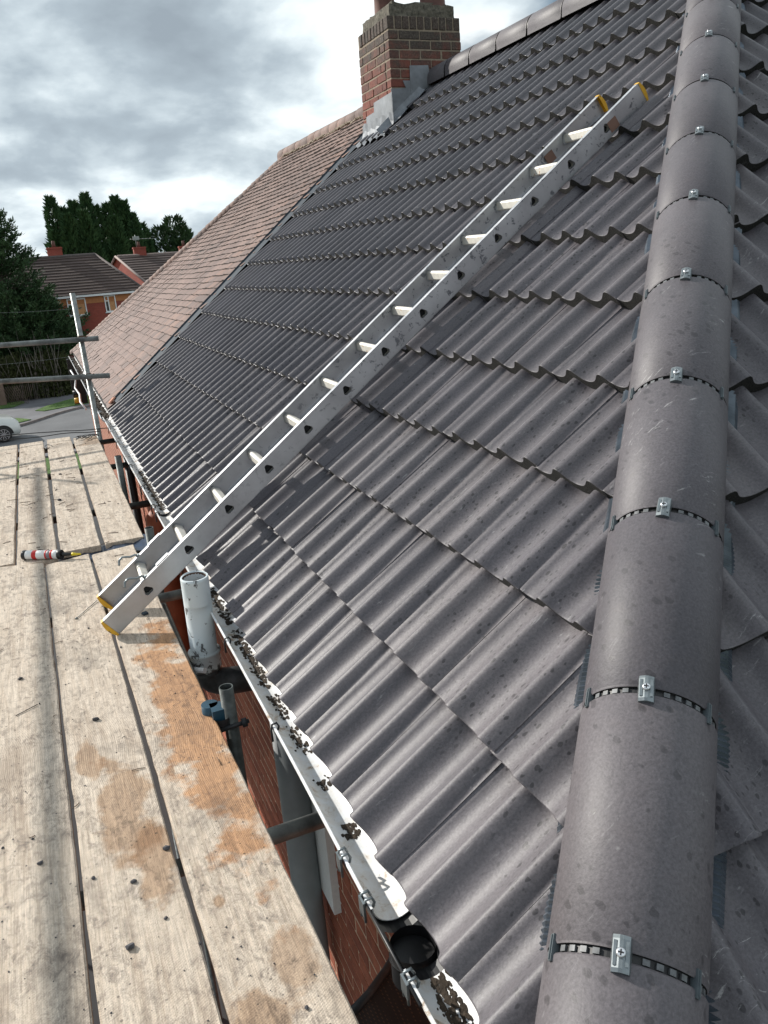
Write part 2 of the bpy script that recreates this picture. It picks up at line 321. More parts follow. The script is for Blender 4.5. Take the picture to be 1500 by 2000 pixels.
# ------------------------------------------------------------------ helpers
def emp(name, label=None, cat=None, loc=(0, 0, 0), group=None, parent=None):
    o = D.objects.new(name, None); col.objects.link(o); o.location = loc
    o.empty_display_size = .1
    tag(o, label, cat, group)
    if parent: o.parent = parent
    return o
def tag(o, label=None, cat=None, group=None, kind=None):
    if label: o['label'] = label
    if cat: o['category'] = cat
    if group: o['group'] = group
    if kind: o['kind'] = kind
    return o
def link(name, me, parent=None, mw=None):
    o = D.objects.new(name, me); col.objects.link(o)
    if parent: o.parent = parent
    if parent: o.matrix_parent_inverse = pw(parent).inverted()
    if mw is not None: o.matrix_basis = mw
    return o
def pw2(o):
    m = o.matrix_basis.copy()
    if o.parent: m = pw2(o.parent) @ o.matrix_parent_inverse @ m
    return m
def pw(o): return pw2(o)
class MB:
    def __init__(s): s.v = []; s.f = []; s.mi = []; s.sm = []
    def face(s, vs, mi=0, sm=False):
        k = len(s.v); s.v += [tuple(v) for v in vs]; s.f.append(tuple(range(k, k+len(vs)))); s.mi.append(mi); s.sm.append(sm)
    def mesh(s, vs, fs, mi=0, sm=False, mw=None):
        k = len(s.v)
        if mw is not None: vs = [mw @ Vector(v) for v in vs]
        s.v += [tuple(v) for v in vs]
        for f in fs: s.f.append(tuple(i+k for i in f)); s.mi.append(mi); s.sm.append(sm)
    def box(s, lo, hi, mi=0, mw=None, bev=0):
        x0, y0, z0 = lo; x1, y1, z1 = hi
        vs = [(x, y, z) for x in (x0, x1) for y in (y0, y1) for z in (z0, z1)]
        fs = [(0, 1, 3, 2), (4, 6, 7, 5), (0, 4, 5, 1), (2, 3, 7, 6), (0, 2, 6, 4), (1, 5, 7, 3)]
        s.mesh(vs, fs, mi, False, mw)
    def tube(s, pts, r, n=12, mi=0, cap=True, sm=True, hollow=0):
        pts = [Vector(p) for p in pts]; rs = r if isinstance(r, (list, tuple)) else [r]*len(pts)
        rings = []; k0 = len(s.v); side = None
        for i, p in enumerate(pts):
            d = (pts[min(i+1, len(pts)-1)] - pts[max(i-1, 0)]).normalized()
            if side is None: side = d.orthogonal().normalized()
            side = (side - d*side.dot(d)).normalized(); b_ = d.cross(side)
            for j in range(n):
                a = 2*math.pi*j/n; s.v.append(tuple(p + (side*math.cos(a)+b_*math.sin(a))*rs[i]))
        for i in range(len(pts)-1):
            for j in range(n):
                a = k0+i*n+j; b2 = k0+i*n+(j+1) % n
                s.f.append((a, b2, b2+n, a+n)); s.mi.append(mi); s.sm.append(sm)
        if hollow:
            for e, (i, dd) in enumerate(((0, 1), (len(pts)-1, -1))):
                p = pts[i]; q = pts[i+dd]; d = (q-p).normalized(); k = len(s.v)
                base = k0+i*n
                for dep in (0, .12):
                    for j in range(n):
                        v = Vector(s.v[base+j]) - p
                        s.v.append(tuple(p + v*(hollow/rs[i]) + d*dep))
                for j in range(n):
                    j2 = (j+1) % n
                    for f in ((base+j, base+j2, k+j2, k+j), (k+j, k+j2, k+n+j2, k+n+j)):
                        s.f.append(f); s.mi.append(mi); s.sm.append(False)
                s.f.append(tuple(k+n+j for j in range(n))); s.mi.append(mi); s.sm.append(False)
        elif cap:
            s.f.append(tuple(k0+j for j in range(n))[::-1]); s.mi.append(mi); s.sm.append(False)
            s.f.append(tuple(k0+(len(pts)-1)*n+j for j in range(n))); s.mi.append(mi); s.sm.append(False)
    def ico(s, c, r, mi=0, sq=(1, 1, 1), jit=.25):
        t_ = (1+5**.5)/2
        vs = [(-1, t_, 0), (1, t_, 0), (-1, -t_, 0), (1, -t_, 0), (0, -1, t_), (0, 1, t_), (0, -1, -t_), (0, 1, -t_), (t_, 0, -1), (t_, 0, 1), (-t_, 0, -1), (-t_, 0, 1)]
        fs = [(0, 11, 5), (0, 5, 1), (0, 1, 7), (0, 7, 10), (0, 10, 11), (1, 5, 9), (5, 11, 4), (11, 10, 2), (10, 7, 6), (7, 1, 8), (3, 9, 4), (3, 4, 2), (3, 2, 6), (3, 6, 8), (3, 8, 9), (4, 9, 5), (2, 4, 11), (6, 2, 10), (8, 6, 7), (9, 8, 1)]
        q = [tuple(c[i]+v[i]/1.9*r*sq[i]*random.uniform(1-jit, 1+jit) for i in range(3)) for v in vs]
        s.mesh(q, fs, mi)
    def data(s, name, mats):
        me = D.meshes.new(name); me.from_pydata(s.v, [], s.f)
        for m_ in mats: me.materials.append(m_)
        me.polygons.foreach_set('material_index', s.mi); me.polygons.foreach_set('use_smooth', s.sm)
        me.update(); return me
    def obj(s, name, mats, parent=None, mw=None):
        if not isinstance(mats, (list, tuple)): mats = [mats]
        return link(name, s.data(name, mats), parent, mw)
def mrg(me, dist=1e-4):
    bm = bmesh.new(); bm.from_mesh(me); bmesh.ops.remove_doubles(bm, verts=bm.verts, dist=dist); bm.to_mesh(me); bm.free(); return me
def bevel(me, w_=.002, seg=1):
    bm = bmesh.new(); bm.from_mesh(me); bmesh.ops.remove_doubles(bm, verts=bm.verts, dist=1e-5)
    bmesh.ops.bevel(bm, geom=[e for e in bm.edges if e.is_manifold and e.calc_face_angle(0) > .5], offset=w_, segments=seg, affect='EDGES')
    bmesh.ops.recalc_face_normals(bm, faces=bm.faces)
    bm.to_mesh(me); bm.free(); return me
def inview(p, mg=0.06):
    q = Vector(p)-CAM; z = q.dot(fw)
    if z < .05: return False
    u = q.dot(cr)/z*FPX/750; v = q.dot(cd)/z*FPX/1000
    return abs(u) < 1+mg and abs(v) < 1+mg

# ------------------------------------------------------------------ geometry constants
cp, sp_ = math.cos(P), math.sin(P)
YC = 0.6119; VY = 8.46; XR = 3.56; ZR = XR*math.tan(P); G = 0.345; E1 = 0.35; TW = 0.31
GROUND = -5.5
LAM = TW/2; AMP = 0.0222
def prof(x):                                # x from right edge (0) to the left (negative): tile surface height
    tt = (-x/LAM) % 1.0
    # crest near .22, steep right side, gentle left
    tt = tt + 0.045*math.sin(2*math.pi*(tt-0.22)) if True else tt
    return AMP*math.cos(2*math.pi*(tt-0.24)) + AMP*.08*math.cos(4*math.pi*(tt-.24))
TH = 0.040; TL = 0.40
def tile_data(name, mats, x_from=-TW-0.026, segs=26):
    mb = MB(); xs = []
    n = segs
    for i in range(n+1): xs.append(-TW*i/n)
    top = lambda x, v: prof(x) + TH/2 - v*TH/G
    xs2 = xs + [-TW-.012, -TW-.026]
    hs = [prof(x) for x in xs] + [prof(0)-.006, prof(0)-.013]
    hs = [h for h in hs]
    rows = [(0.0, -.0006), (.003, -.0001), (.006, 0), (TL, 0)]
    V = []
    for (v, dz) in rows:
        for x, h in zip(xs2, hs): V.append((x, v, h+TH/2 - v*TH/G + dz))
    k = len(xs2); F = []
    for r_ in range(len(rows)-1):
        for i in range(k-1):
            a = r_*k+i; F.append((a, a+k, a+k+1, a+1))
    mb.mesh(V, F, 0, True)
    # nose: rough broken face, slightly flattened below
    for i in range(k-1):
        x0, x1 = xs2[i], xs2[i+1]; h0, h1 = hs[i], hs[i+1]
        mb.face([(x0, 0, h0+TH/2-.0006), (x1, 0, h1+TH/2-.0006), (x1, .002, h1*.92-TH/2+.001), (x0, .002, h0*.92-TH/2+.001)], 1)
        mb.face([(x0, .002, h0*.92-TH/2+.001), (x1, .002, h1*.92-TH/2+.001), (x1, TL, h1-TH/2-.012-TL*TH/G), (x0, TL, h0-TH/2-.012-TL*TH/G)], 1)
    # right lip
    h0 = hs[0]
    mb.face([(0, 0, h0+TH/2-.0006), (0, TL, h0+TH/2-TL*TH/G), (0, TL, h0-TH/2-TL*TH/G), (0, 0, h0-TH/2)], 0)
    me = mb.data(name, mats); return mrg(me, 1e-5)
def frame_main(s, y): return Matrix(((0, cp, -sp_, s*cp), (-1, 0, 0, y), (0, sp_, cp, s*sp_), (0, 0, 0, 1)))
def frame_hip(s, x): return Matrix(((1, 0, 0, x), (0, cp, -sp_, YC+s*cp), (0, sp_, cp, s*sp_), (0, 0, 0, 1)))
def cut(me, mw, co, no, name):
    bm = bmesh.new(); bm.from_mesh(me); inv = mw.inverted()
    bmesh.ops.bisect_plane(bm, geom=bm.verts[:]+bm.edges[:]+bm.faces[:], plane_co=inv @ Vector(co), plane_no=(inv.to_3x3() @ Vector(no)).normalized(), clear_outer=True, dist=1e-6)
    if not bm.faces: bm.free(); return None
    m2 = D.meshes.new(name); bm.to_mesh(m2); bm.free()
    for mt in me.materials: m2.materials.append(mt)
    return m2
def jitter(mw, a=.004, z=.0012):
    return mw @ Matrix.Translation((random.uniform(-.001, .001), random.uniform(-.003, .003), random.uniform(-z, z))) @ Matrix.Rotation(random.uniform(-a, a), 4, 'X') @ Matrix.Rotation(random.uniform(-a, a), 4, 'Z')
def rowstart(r): return 0.004 if r == 0 else E1+(r-1)*G

def merge_pieces(name, lst, mats, parent):
    mb = MB()
    for me, mw in lst:
        k = len(mb.v); mb.v += [tuple(mw @ v.co) for v in me.vertices]
        for p_ in me.polygons:
            mb.f.append(tuple(i+k for i in p_.vertices)); mb.mi.append(p_.material_index); mb.sm.append(p_.use_smooth)
    o = mb.obj(name, mats, parent); o['kind'] = 'stuff'; return o
def place(name, lst, mats, parent, limit=300, stuffname=None):
    """lst of (mesh, matrix, centre): nearest in view as single parts, the rest joined"""
    vis = [q for q in lst if inview(q[2])]; vis.sort(key=lambda q: (Vector(q[2])-CAM).length)
    one = vis[:limit]; ids = set(id(q) for q in one)
    for me, mw, c_ in one: link(name, me, parent, mw)
    rest = [(me, mw) for q in lst if id(q) not in ids for me, mw in [(q[0], q[1])]]
    if rest: merge_pieces(stuffname or name+'_field', rest, mats, parent)

# ------------------------------------------------------------------ ground, road, pavement
def sheet(name, pts, z, m_, kind='structure', th=0):
    mb = MB(); mb.face([(x, y, z) for x, y in pts])
    if th:
        n = len(pts)
        for i in range(n):
            a, b_ = pts[i], pts[(i+1) % n]; mb.face([(a[0], a[1], z), (b_[0], b_[1], z), (b_[0], b_[1], z-th), (a[0], a[1], z-th)])
    o = mb.obj(name, m_); o['kind'] = kind; return o
grassm, t, b = mat('lawn_green', .95)
n1 = noiset(t, pos(t), .8, 6, .7); n2 = noiset(t, pos(t), 9, 5, .8)
c = mixc(t, 1.0, ramp(t, n1, [(.3, (.045, .10, .016)), (.7, (.095, .175, .03))]), ramp(t, n2, [(.3, .65), (.7, 1.3)]), 'MULTIPLY')
t.links.new(c, b.inputs['Base Color']); bump(t, b, n2, .8, .1)
asph, t, b = mat('road_asphalt', .75)
n1 = noiset(t, pos(t, (1, 1, 1)), .35, 5, .6); n2 = noiset(t, pos(t), 14, 4, .8)
c = mixc(t, 1.0, ramp(t, n1, [(.35, (.085, .088, .095)), (.65, (.135, .138, .145))]), ramp(t, n2, [(.3, .8), (.7, 1.2)]), 'MULTIPLY')
t.links.new(c, b.inputs['Base Color'])
pavm = simple('pavement_asphalt', (.13, .13, .14), .85, var=.25, sc=.8)
kerbm = simple('kerb_stone', (.20, .17, .16), .85, var=.25, sc=2)
sheet('ground', [(-900, -900), (900, -900), (900, 900), (-900, 900)], GROUND-.02, simple('far_ground', (.05, .08, .03), .95, var=.3, sc=.05))
def kx(x): return 45.0 + 2.1*math.tanh((x+1.1)*.62) + .12*(x+1)    # near kerb line of the far pavement
xs = [-60, -30, -12] + [-6+.5*i for i in range(29)] + [12, 20, 40]
road = [(x, kx(x)) for x in xs] + [(40, 36), (-60, 36)]
sheet('road', road, GROUND-.012, asph)
pav = [(x, kx(x)+.13) for x in xs] + [(40, 54.2), (-60, 54.2)]
sheet('pavement', pav, GROUND+.09, pavm)
mb = MB()
for i in range(len(xs)-1):
    x0, x1 = xs[i], xs[i+1]; a = (x0, kx(x0)); b_ = (x1, kx(x1))
    mb.face([(a[0], a[1], GROUND+.1), (b_[0], b_[1], GROUND+.1), (b_[0], b_[1]+.13, GROUND+.1), (a[0], a[1]+.13, GROUND+.1)])
    mb.face([(a[0], a[1], GROUND-.02), (b_[0], b_[1], GROUND-.02), (b_[0], b_[1], GROUND+.1), (a[0], a[1], GROUND+.1)])
mb.obj('kerb', kerbm)['kind'] = 'structure'
sheet('lawn', [(-30, 31.5), (30, 31.5), (30, 34.5), (-30, 34.5)], GROUND-.006, grassm)
sheet('near_pavement', [(-60, 34.6), (40, 34.6), (40, 35.9), (-60, 35.9)], GROUND+.06, pavm, th=.1)
sheet('drive', [(-30, -20), (30, -20), (30, 31.4), (-30, 31.4)], GROUND-.004, simple('shade_dark_tarmac', (.035, .035, .037), .9, var=.2, sc=2))  # coloured dark to stand in for the shade seen through the board gaps
v1 = [(-1.55, 47.6), (-1.1, 47.0), (0, 47.45), (1.5, 47.9), (4, 48.4), (9, 49.2), (20, 50), (20, 51.6), (4, 51.4), (1.6, 51.2), (.2, 50.2), (-.9, 48.9)]
sheet('grass_verge', v1, GROUND+.13, grassm, th=.05)
v2 = [(-1.75, 44.55), (-2.2, 44.2), (-3.4, 43.75), (-9, 43.4), (-9, 46.4), (-3.4, 46.2), (-2.4, 45.6)]
sheet('grass_verge', v2, GROUND+.13, grassm, th=.05)
v3 = [(-9, 49.9), (-2.7, 50.2), (-2.1, 51.5), (-2.2, 52.2), (-9, 52.2)]
sheet('grass_verge', v3, GROUND+.13, grassm, th=.05)

# ------------------------------------------------------------------ the near house
house = emp('brick_house', 'near semi-detached house half with new grey interlocking roof tiles and red brick wall', 'house', (0.1, 0.7, GROUND))
tm = tile_data('roof_tile', [M['tile'], M['nose']])
L = []
for r_ in range(13):
    s = rowstart(r_); k = 0
    y = 1.335 - TW*8
    while y < VY-.02:
        mw = jitter(frame_main(s, y))
        lowyx = y + TW - (s+.0)*cp              # far side of tile against the hip plane at its nose
        c_ = frame_main(s+.17, y+TW/2).translation
        if y+TW+.03 - s*cp > YC+.03:
            me = tm
            if y - (s+TL)*cp < YC+.05: me = cut(tm, mw, (0, YC+.03, 0), (1, -1, 0), 'cut_roof_tile')
            if me and y+TW > VY: me = cut(me, mw, (0, VY+.02, 0), (0, 1, 0), 'cut_roof_tile')
            if me and r_ == 12: me = cut(me, mw, (XR-.03, 0, 0), (1, 0, 0), 'cut_roof_tile')
            if me: L.append((me, mw, c_))
        y += TW
place('roof_tile', L, [M['tile'], M['nose']], house, 290)
tmh = tile_data('hip_roof_tile', [M['hiptile'], M['nose']])
L = []
for r_ in range(13):
    s = rowstart(r_); x = .875 - TW*3
    while x - TW < 7.12 - s*cp:
        mw = jitter(frame_hip(s, x)); c_ = frame_hip(s+.17, x-TW/2).translation
        if x > s*cp+.02:
            me = tmh
            if x-TW-.03 < (s+TL)*cp+.05: me = cut(tmh, mw, (0, YC-.03, 0), (-1, 1, 0), 'cut_roof_tile')
            if me and x > 7.12-(s+TL)*cp-.05: me = cut(me, mw, (7.12, YC, 0), (1, 1, 0), 'cut_roof_tile')
            if me: L.append((me, mw, c_))
        x += TW
place('hip_roof_tile', L, [M['hiptile'], M['nose']], house, 290)
# underlay / back slope, closes the roof volume
mb = MB(); q = -.045
A = [(0.03, YC+.03, q), (XR, YC+XR, ZR+q), (XR, VY+.02, ZR+q), (0.03, VY+.02, q)]
mb.face(A); mb.face([(0.03, YC+.03, q), (7.1, YC+.03, q), (XR, YC+XR, ZR+q)])
mb.face([(7.1, YC+.03, q), (7.1, VY+.02, q), (XR, VY+.02, ZR+q), (XR, YC+XR, ZR+q)])
mb.obj('roof_underlay', M['underlay'], house)
# walls
mb = MB(); mb.box((.125, YC+.13, GROUND), (7.0, VY-.02, -.30)); wall = mb.obj('wall', M['wmortar'], house)
bm_ = MB(); bm_.box((-.0, 0, 0), (.012, .215, .065)); brick = bevel(bm_.data('brick', [M['brick']]), .003)
bh = MB(); bh.box((-.0, 0, 0), (.012, .1025, .065)); hbrick = bevel(bh.data('brick', [M['brick']]), .003)
L = []; z = -.375; r_ = 0
while z > GROUND:
    y = YC+.13 + (0 if r_ % 2 else -.1125)
    while y < VY-.25:
        if y > YC+.12: L.append((brick, Matrix.Translation((.1225+random.uniform(-.0015, .0015), y, z)), (.115, y+.1, z+.03)))
        y += .225
    z -= .075; r_ += 1
place('brick', L, [M['brick']], wall, 290, 'brick_courses')
mb = MB(); mb.box((.06, YC+.08, -.235), (.085, VY-.01, -.04)); mb.obj('fascia', M['blackmetal'], house)
mb = MB(); mb.box((.087, YC+.08, -.25), (.124, VY-.01, -.232)); mb.obj('soffit', M['blackmetal'], house)

# hip caps
HD = Vector((1, 1, math.tan(P))).normalized(); HS = Vector((1, -1, 0)).normalized(); HU = HS.cross(HD); HU = HU if HU.z > 0 else -HU
def hipm(tt, off=0): 
    o_ = Vector((0, YC, 0)) + HD*tt + HU*off
    return Matrix((HS, HD, HU)).transposed().to_4x4() if False else Matrix(((HS.x, HD.x, HU.x, o_.x), (HS.y, HD.y, HU.y, o_.y), (HS.z, HD.z, HU.z, o_.z), (0, 0, 0, 1)))
CR = .131; CZ = -.026; CS = .466; C0 = .316
def cap_data(name, Lc, mats, Rr=CR, zc=CZ, th=.014, foot=.035, seg=26, corner=.02):
    mb = MB(); n = seg
    def arc(r, y, sh=0):
        out = [(-r, y, zc-foot)]
        for i in range(n+1):
            a = math.pi - math.pi*i/n; out.append((r*math.cos(a), y, zc+r*math.sin(a)))
        out.append((r, y, zc-foot)); return out
    rows = [arc(Rr-.003, 0), arc(Rr, .004), arc(Rr, Lc-.004), arc(Rr-.003, Lc)]
    # rounded lower corners of the skirt at both ends
    rr = []
    for ri, row in enumerate(rows):
        row = [list(v) for v in row]
        if ri in (0, 3):
            row[0][2] += corner; row[-1][2] += corner
        rr += [tuple(v) for v in row]
    k = n+3; F = []
    for r_ in range(3):
        for i in range(k-1):
            a = r_*k+i; F.append((a, a+1, a+k+1, a+k))
    mb.mesh(rr, F, 0, True)
    inner0 = arc(Rr-th, 0); inner1 = arc(Rr-th, Lc)
    for row, inn, y in ((rows[0], inner0, 0), (rows[3], inner1, Lc)):
        for i in range(k-1):
            a, b_ = list(row[i]), list(row[i+1]); c_, d_ = list(inn[i+1]), list(inn[i])
            for q_, idx in ((a, i), (b_, i+1), (c_, i+1), (d_, i)):
                if idx in (0, k-1): q_[2] += corner
            mb.face([a, b_, c_, d_], 1)
    inn = [inner0, inner1]
    for i in range(k-1): mb.face([inner0[i], inner1[i], inner1[i+1], inner0[i+1]], 1)
    return mrg(mb.data(name, mats), 1e-5)
capm = cap_data('hip_cap', CS-.014, [M['cap'], M['nose']])
def arcpt(a, r): return Vector((r*math.cos(a), 0, CZ+r*math.sin(a)))
# union strip + windows + clips, in cap coordinates with the joint at y=0
mb = MB(); n = 34
for i in range(n):
    a0 = math.pi*(1.0-i/n); a1 = math.pi*(1.0-(i+1)/n); r = CR-.009
    p0, p1 = arcpt(a0, r), arcpt(a1, r)
    mb.face([p0+Vector((0, -.02, 0)), p1+Vector((0, -.02, 0)), p1+Vector((0, .02, 0)), p0+Vector((0, .02, 0))], 0, True)
union = mb.data('union_strip', [M['black']])
def arcbox(mb, a0, a1, r0_, r1_, y0, y1, mi=0, n=3):
    for i in range(n):
        b0 = a0+(a1-a0)*i/n; b1 = a0+(a1-a0)*(i+1)/n
        q = [arcpt(b0, r0_), arcpt(b1, r0_), arcpt(b1, r1_), arcpt(b0, r1_)]
        lo = [v+Vector((0, y0, 0)) for v in q]; hi = [v+Vector((0, y1, 0)) for v in q]
        mb.face([lo[3], lo[2], hi[2], hi[3]], mi); mb.face([lo[0], lo[1], lo[2], lo[3]], mi); mb.face([hi[3], hi[2], hi[1], hi[0]], mi)
        if i == 0: mb.face([lo[0], lo[3], hi[3], hi[0]], mi)
        if i == n-1: mb.face([lo[2], lo[1], hi[1], hi[2]], mi)
wins = []
for a_ in (12, 22, 43, 53, 63, 73, 108, 118, 128, 138, 158, 168):
    mb = MB(); arcbox(mb, R(a_-2.6), R(a_+2.6), CR-.0095, CR-.0045, -.0046, .0046); wins.append(mb.data('union_window', [M['winsq']]))
mb = MB()                                                     # folded metal centre clip
wv = [(-.016, -.004), (-.0135, .006), (-.003, .010), (.003, .010), (.0135, .006), (.016, -.004)]
yv = [-.027, -.021, .021, .027]
for j in range(3):
    for i in range(5):
        dz = [(-.002 if jj in (0, 3) else 0) for jj in (j, j+1)]
        mb.face([(wv[i][0], yv[j], CZ+CR+wv[i][1]+dz[0]), (wv[i+1][0], yv[j], CZ+CR+wv[i+1][1]+dz[0]), (wv[i+1][0], yv[j+1], CZ+CR+wv[i+1][1]+dz[1]), (wv[i][0], yv[j+1], CZ+CR+wv[i][1]+dz[1])], 0)
for j in (0, 3):
    mb.face([(x, yv[j], CZ+CR+z_-.002) for x, z_ in wv] + [(.016, yv[j], CZ+CR-.008), (-.016, yv[j], CZ+CR-.008)], 0)
for s_ in (-1, 1): mb.box((s_*.0095-.0025, -.018, CZ+CR+.0075), (s_*.0095+.0025, .018, CZ+CR+.0095), 0)
clipme = mb.data('centre_clip', [M['steelclip']])
mb = MB()
mb.tube([(0, 0, CZ+CR+.009), (0, 0, CZ+CR+.0145), (0, 0, CZ+CR+.016)], [.0075, .0075, .005], 14)
mb.box((-.0045, -.0011, CZ+CR+.0158), (.0045, .0011, CZ+CR+.0166), 1); mb.box((-.0011, -.0045, CZ+CR+.0158), (.0011, .0045, CZ+CR+.0167), 1)
screwme = mb.data('screw', [M['screw'], M['darkhole']])
sclips = []
for a_ in (32, 148):
    mb = MB(); arcbox(mb, R(a_-1.9), R(a_+1.9), CR-.010, CR+.004, -.021, .021, 0, 2)
    arcbox(mb, R(a_-.6), R(a_+.6), CR+.0035, CR+.0062, -.019, .019, 0, 1); sclips.append(mb.data('side_clip', [M['clipdark']]))
for k in range(-1, 12):
    tt = C0+k*CS
    mwc = hipm(tt+.007) @ Matrix.Rotation(random.uniform(-.006, .006), 4, 'Y')
    me = capm
    if k == 11: me = cut(capm, mwc, (XR+.05, 0, 0), (1, 0, 0), 'hip_cap')
    co_ = link('hip_cap', me, house, mwc)
    if k >= 0:
        mj = hipm(tt)
        link('union_strip', union, co_, mj); link('centre_clip', clipme, co_, mj @ Matrix.Rotation(R(random.uniform(-3, 3)), 4, 'Z'))
        link('screw', screwme, co_, mj)
        for s_ in sclips: link('side_clip', s_, co_, mj)
        if k < 7:
            for s_ in wins: link('union_window', s_, co_, mj)
# pleated flexible flashing beneath the caps on both slopes
def plane_h(sx): return -abs(sx)*math.tan(math.acos(max(-1, min(1, Vector((-sp_, 0, cp)).dot(HU)))))
for sd_ in (-1, 1):
    mb = MB(); N = 900
    prev = None
    for i in range(N+1):
        tt = .02 + i*5.4/N; amp = .0035 if i % 2 else -.0035
        wob = .150 + .010*noise.noise((tt*3.1, sd_, 0))
        row = []
        for w_ in (.10, .13, wob, wob+.008):
            edge = .0 if w_ < wob+.004 else -.012
            row.append(hipm(tt) @ Vector((sd_*w_, 0, plane_h(w_)-.014+amp+edge)))
        if prev:
            for j in range(3): mb.face([prev[j], prev[j+1], row[j+1], row[j]] if sd_ > 0 else [row[j], row[j+1], prev[j+1], prev[j]], 0, False)
        prev = row
    mb.obj('pleated_flashing', M['pleat'], house)
# ridge tiles, grey
rcap = cap_data('ridge_tile', .45, [M['cap'], M['nose']], Rr=.12, zc=0, th=.014, foot=.05, seg=18)
def ridgem(y): return Matrix(((1, 0, 0, XR), (0, 1, 0, y), (0, 0, 1, ZR-.01), (0, 0, 0, 1)))
y = 4.17
while y < 7.75:
    link('ridge_tile', rcap, house, ridgem(y) @ Matrix.Rotation(random.uniform(-.01, .01), 4, 'Z')); y += .466
mb = MB()
yy = 4.17+.466
while yy < 8.1:
    for i in range(16):
        a0 = math.pi*(1-i/16); a1 = math.pi*(1-(i+1)/16)
        mb.face([(XR+.112*math.cos(a0), yy-.02, ZR-.01+.112*math.sin(a0)), (XR+.112*math.cos(a1), yy-.02, ZR-.01+.112*math.sin(a1)), (XR+.112*math.cos(a1), yy+.006, ZR-.01+.112*math.sin(a1)), (XR+.112*math.cos(a0), yy+.006, ZR-.01+.112*math.sin(a0))], 0, True)
    yy += .466
mb.obj('ridge_union', M['black'], house)
# metal verge strip between the two roofs
mb = MB()
for s0_, s1_ in ((.12, 1.6), (1.6, 3.1), (3.1, 4.06)):
    def q3(s, y, h): return Vector((s*cp-h*sp_, y, s*sp_+h*cp))
    ya, yb = VY+.005, VY+.13
    mb.face([q3(s0_, ya, .012), q3(s1_, ya+.02, .012), q3(s1_, yb+.02, .03), q3(s0_, yb, .03)])
    mb.face([q3(s0_, yb, .03), q3(s1_, yb+.02, .03), q3(s1_, yb+.026, .046), q3(s0_, yb+.006, .046)])
    mb.face([q3(s0_, yb+.006, .046), q3(s1_, yb+.026, .046), q3(s1_, yb+.032, .01), q3(s0_, yb+.012, .01)])
    mb.face([q3(s0_, ya, .012), q3(s0_, yb, .03), q3(s0_, yb, -.03), q3(s0_, ya, -.03)])
mb.obj('verge_strip', M['strip'], house)
mb = MB(); mb.box((-.035, -.04, .0), (.035, .04, .022)); o = bevel(mb.data('mortar_chip', [M['mortarchip']]), .008)
tag(link('mortar_chip', o, None, frame_main(.135, VY+.14) @ Matrix.Translation((0, -.03, .03)) @ Matrix.Rotation(.4, 4, 'Z')), 'small salmon coloured chip of tile lying at the foot of the dark metal strip', 'tile chip')

# chimney
CX0, CX1, CY0, CY1 = 3.06, 3.84, 7.8, 8.57
ch = link('chimney', None, house, Matrix.Translation((3.45, 8.18, 2.2))) if False else None
mb = MB(); mb.box((CX0+.006, CY0+.006, 1.9), (CX1-.006, CY1-.006, 3.452)); ch = mb.obj('chimney', M['mortar'], house)
cb = {}
def cbrick(lx, ly, lz):
    k = (round(lx, 3), round(ly, 3), round(lz, 3))
    if k not in cb:
        mb = MB(); mb.box((0, 0, 0), k); cb[k] = bevel(mb.data('brick', [M['chbrick']]), .005)
    return cb[k]
def chb(x, y, z, lx, ly, lz):
    j = lambda: random.uniform(-.003, .003)
    link('brick', cbrick(lx, ly, lz), ch, Matrix.Translation((x+j(), y+j(), z+j()*.4)))
z = 2.35; r_ = 0; CH = .0825
while z < 3.3:
    # near (-Y) face, bricks lie along X; left (-X) face, bricks lie along Y; bonded at the corner
    st = .225 if r_ % 2 == 0 else .1125
    x = CX0; first = True
    bl = [.215, .215, .215, .1025] if r_ % 2 == 0 else [.1025, .215, .215, .215]
    for l_ in bl:
        l2 = l_ if x+l_ < CX1 else CX1-x
        chb(x, CY0, z, l2, .10, CH-.012); x += l_+.011
    y = CY0+.1125; bl = [.1025, .215, .215, .10] if r_ % 2 == 0 else [.215, .215, .205]
    for l_ in bl:
        chb(CX0, y, z, .10, min(l_, CY1-y), CH-.012); y += l_+.011
    z += CH; r_ += 1
# soldier course
x = CX0
while x < CX1-.05: chb(x, CY0-.004, z+.004, min(.066, CX1-x), .10, .108); x += .0785
y = CY0+.105
while y < CY1-.05: chb(CX0-.004, y, z+.004, .10, min(.066, CY1-y), .108); y += .0785
# rough capping: stepped in, weathered
def rough(mb, lo, hi, n=9, amp=.012, mi=0):
    bm = bmesh.new(); bmesh.ops.create_cube(bm, size=1)
    bmesh.ops.subdivide_edges(bm, edges=bm.edges[:], cuts=n, use_grid_fill=True)
    for v in bm.verts:
        p_ = Vector([lo[i]+(v.co[i]+.5)*(hi[i]-lo[i]) for i in range(3)])
        nn = noise.noise_vector(p_*9)*amp + noise.noise_vector(p_*30)*amp*.5; v.co = p_+nn
    vs = [v.co.copy() for v in bm.verts]; fs = [[v.index for v in f.verts] for f in bm.faces]; bm.free()
    mb.mesh(vs, fs, mi)
zt = z+.118
mb = MB(); rough(mb, (CX0+.045, CY0+.04, zt-.01), (CX1-.045, CY1-.045, zt+.105), 10, .011)
rough(mb, (CX0+.10, CY0+.1, zt+.10), (CX1-.10, CY1-.1, zt+.14), 8, .02)
mb.obj('flaunching', M['render'], ch)
def pot(x, y, r, h):
    mb = MB(); mb.tube([(x, y, zt+.05), (x, y, zt+.12), (x, y, zt+.14), (x, y, zt+h-.05), (x, y, zt+h-.04), (x, y, zt+h)], [r*1.12, r*1.1, r, r*.92, r*1.08, r*1.08], 24, hollow=r*.8)
    mb.obj('pot', M['pot'], ch)
pot(3.28, 8.33, .105, .45); pot(3.66, 8.02, .125, .5)
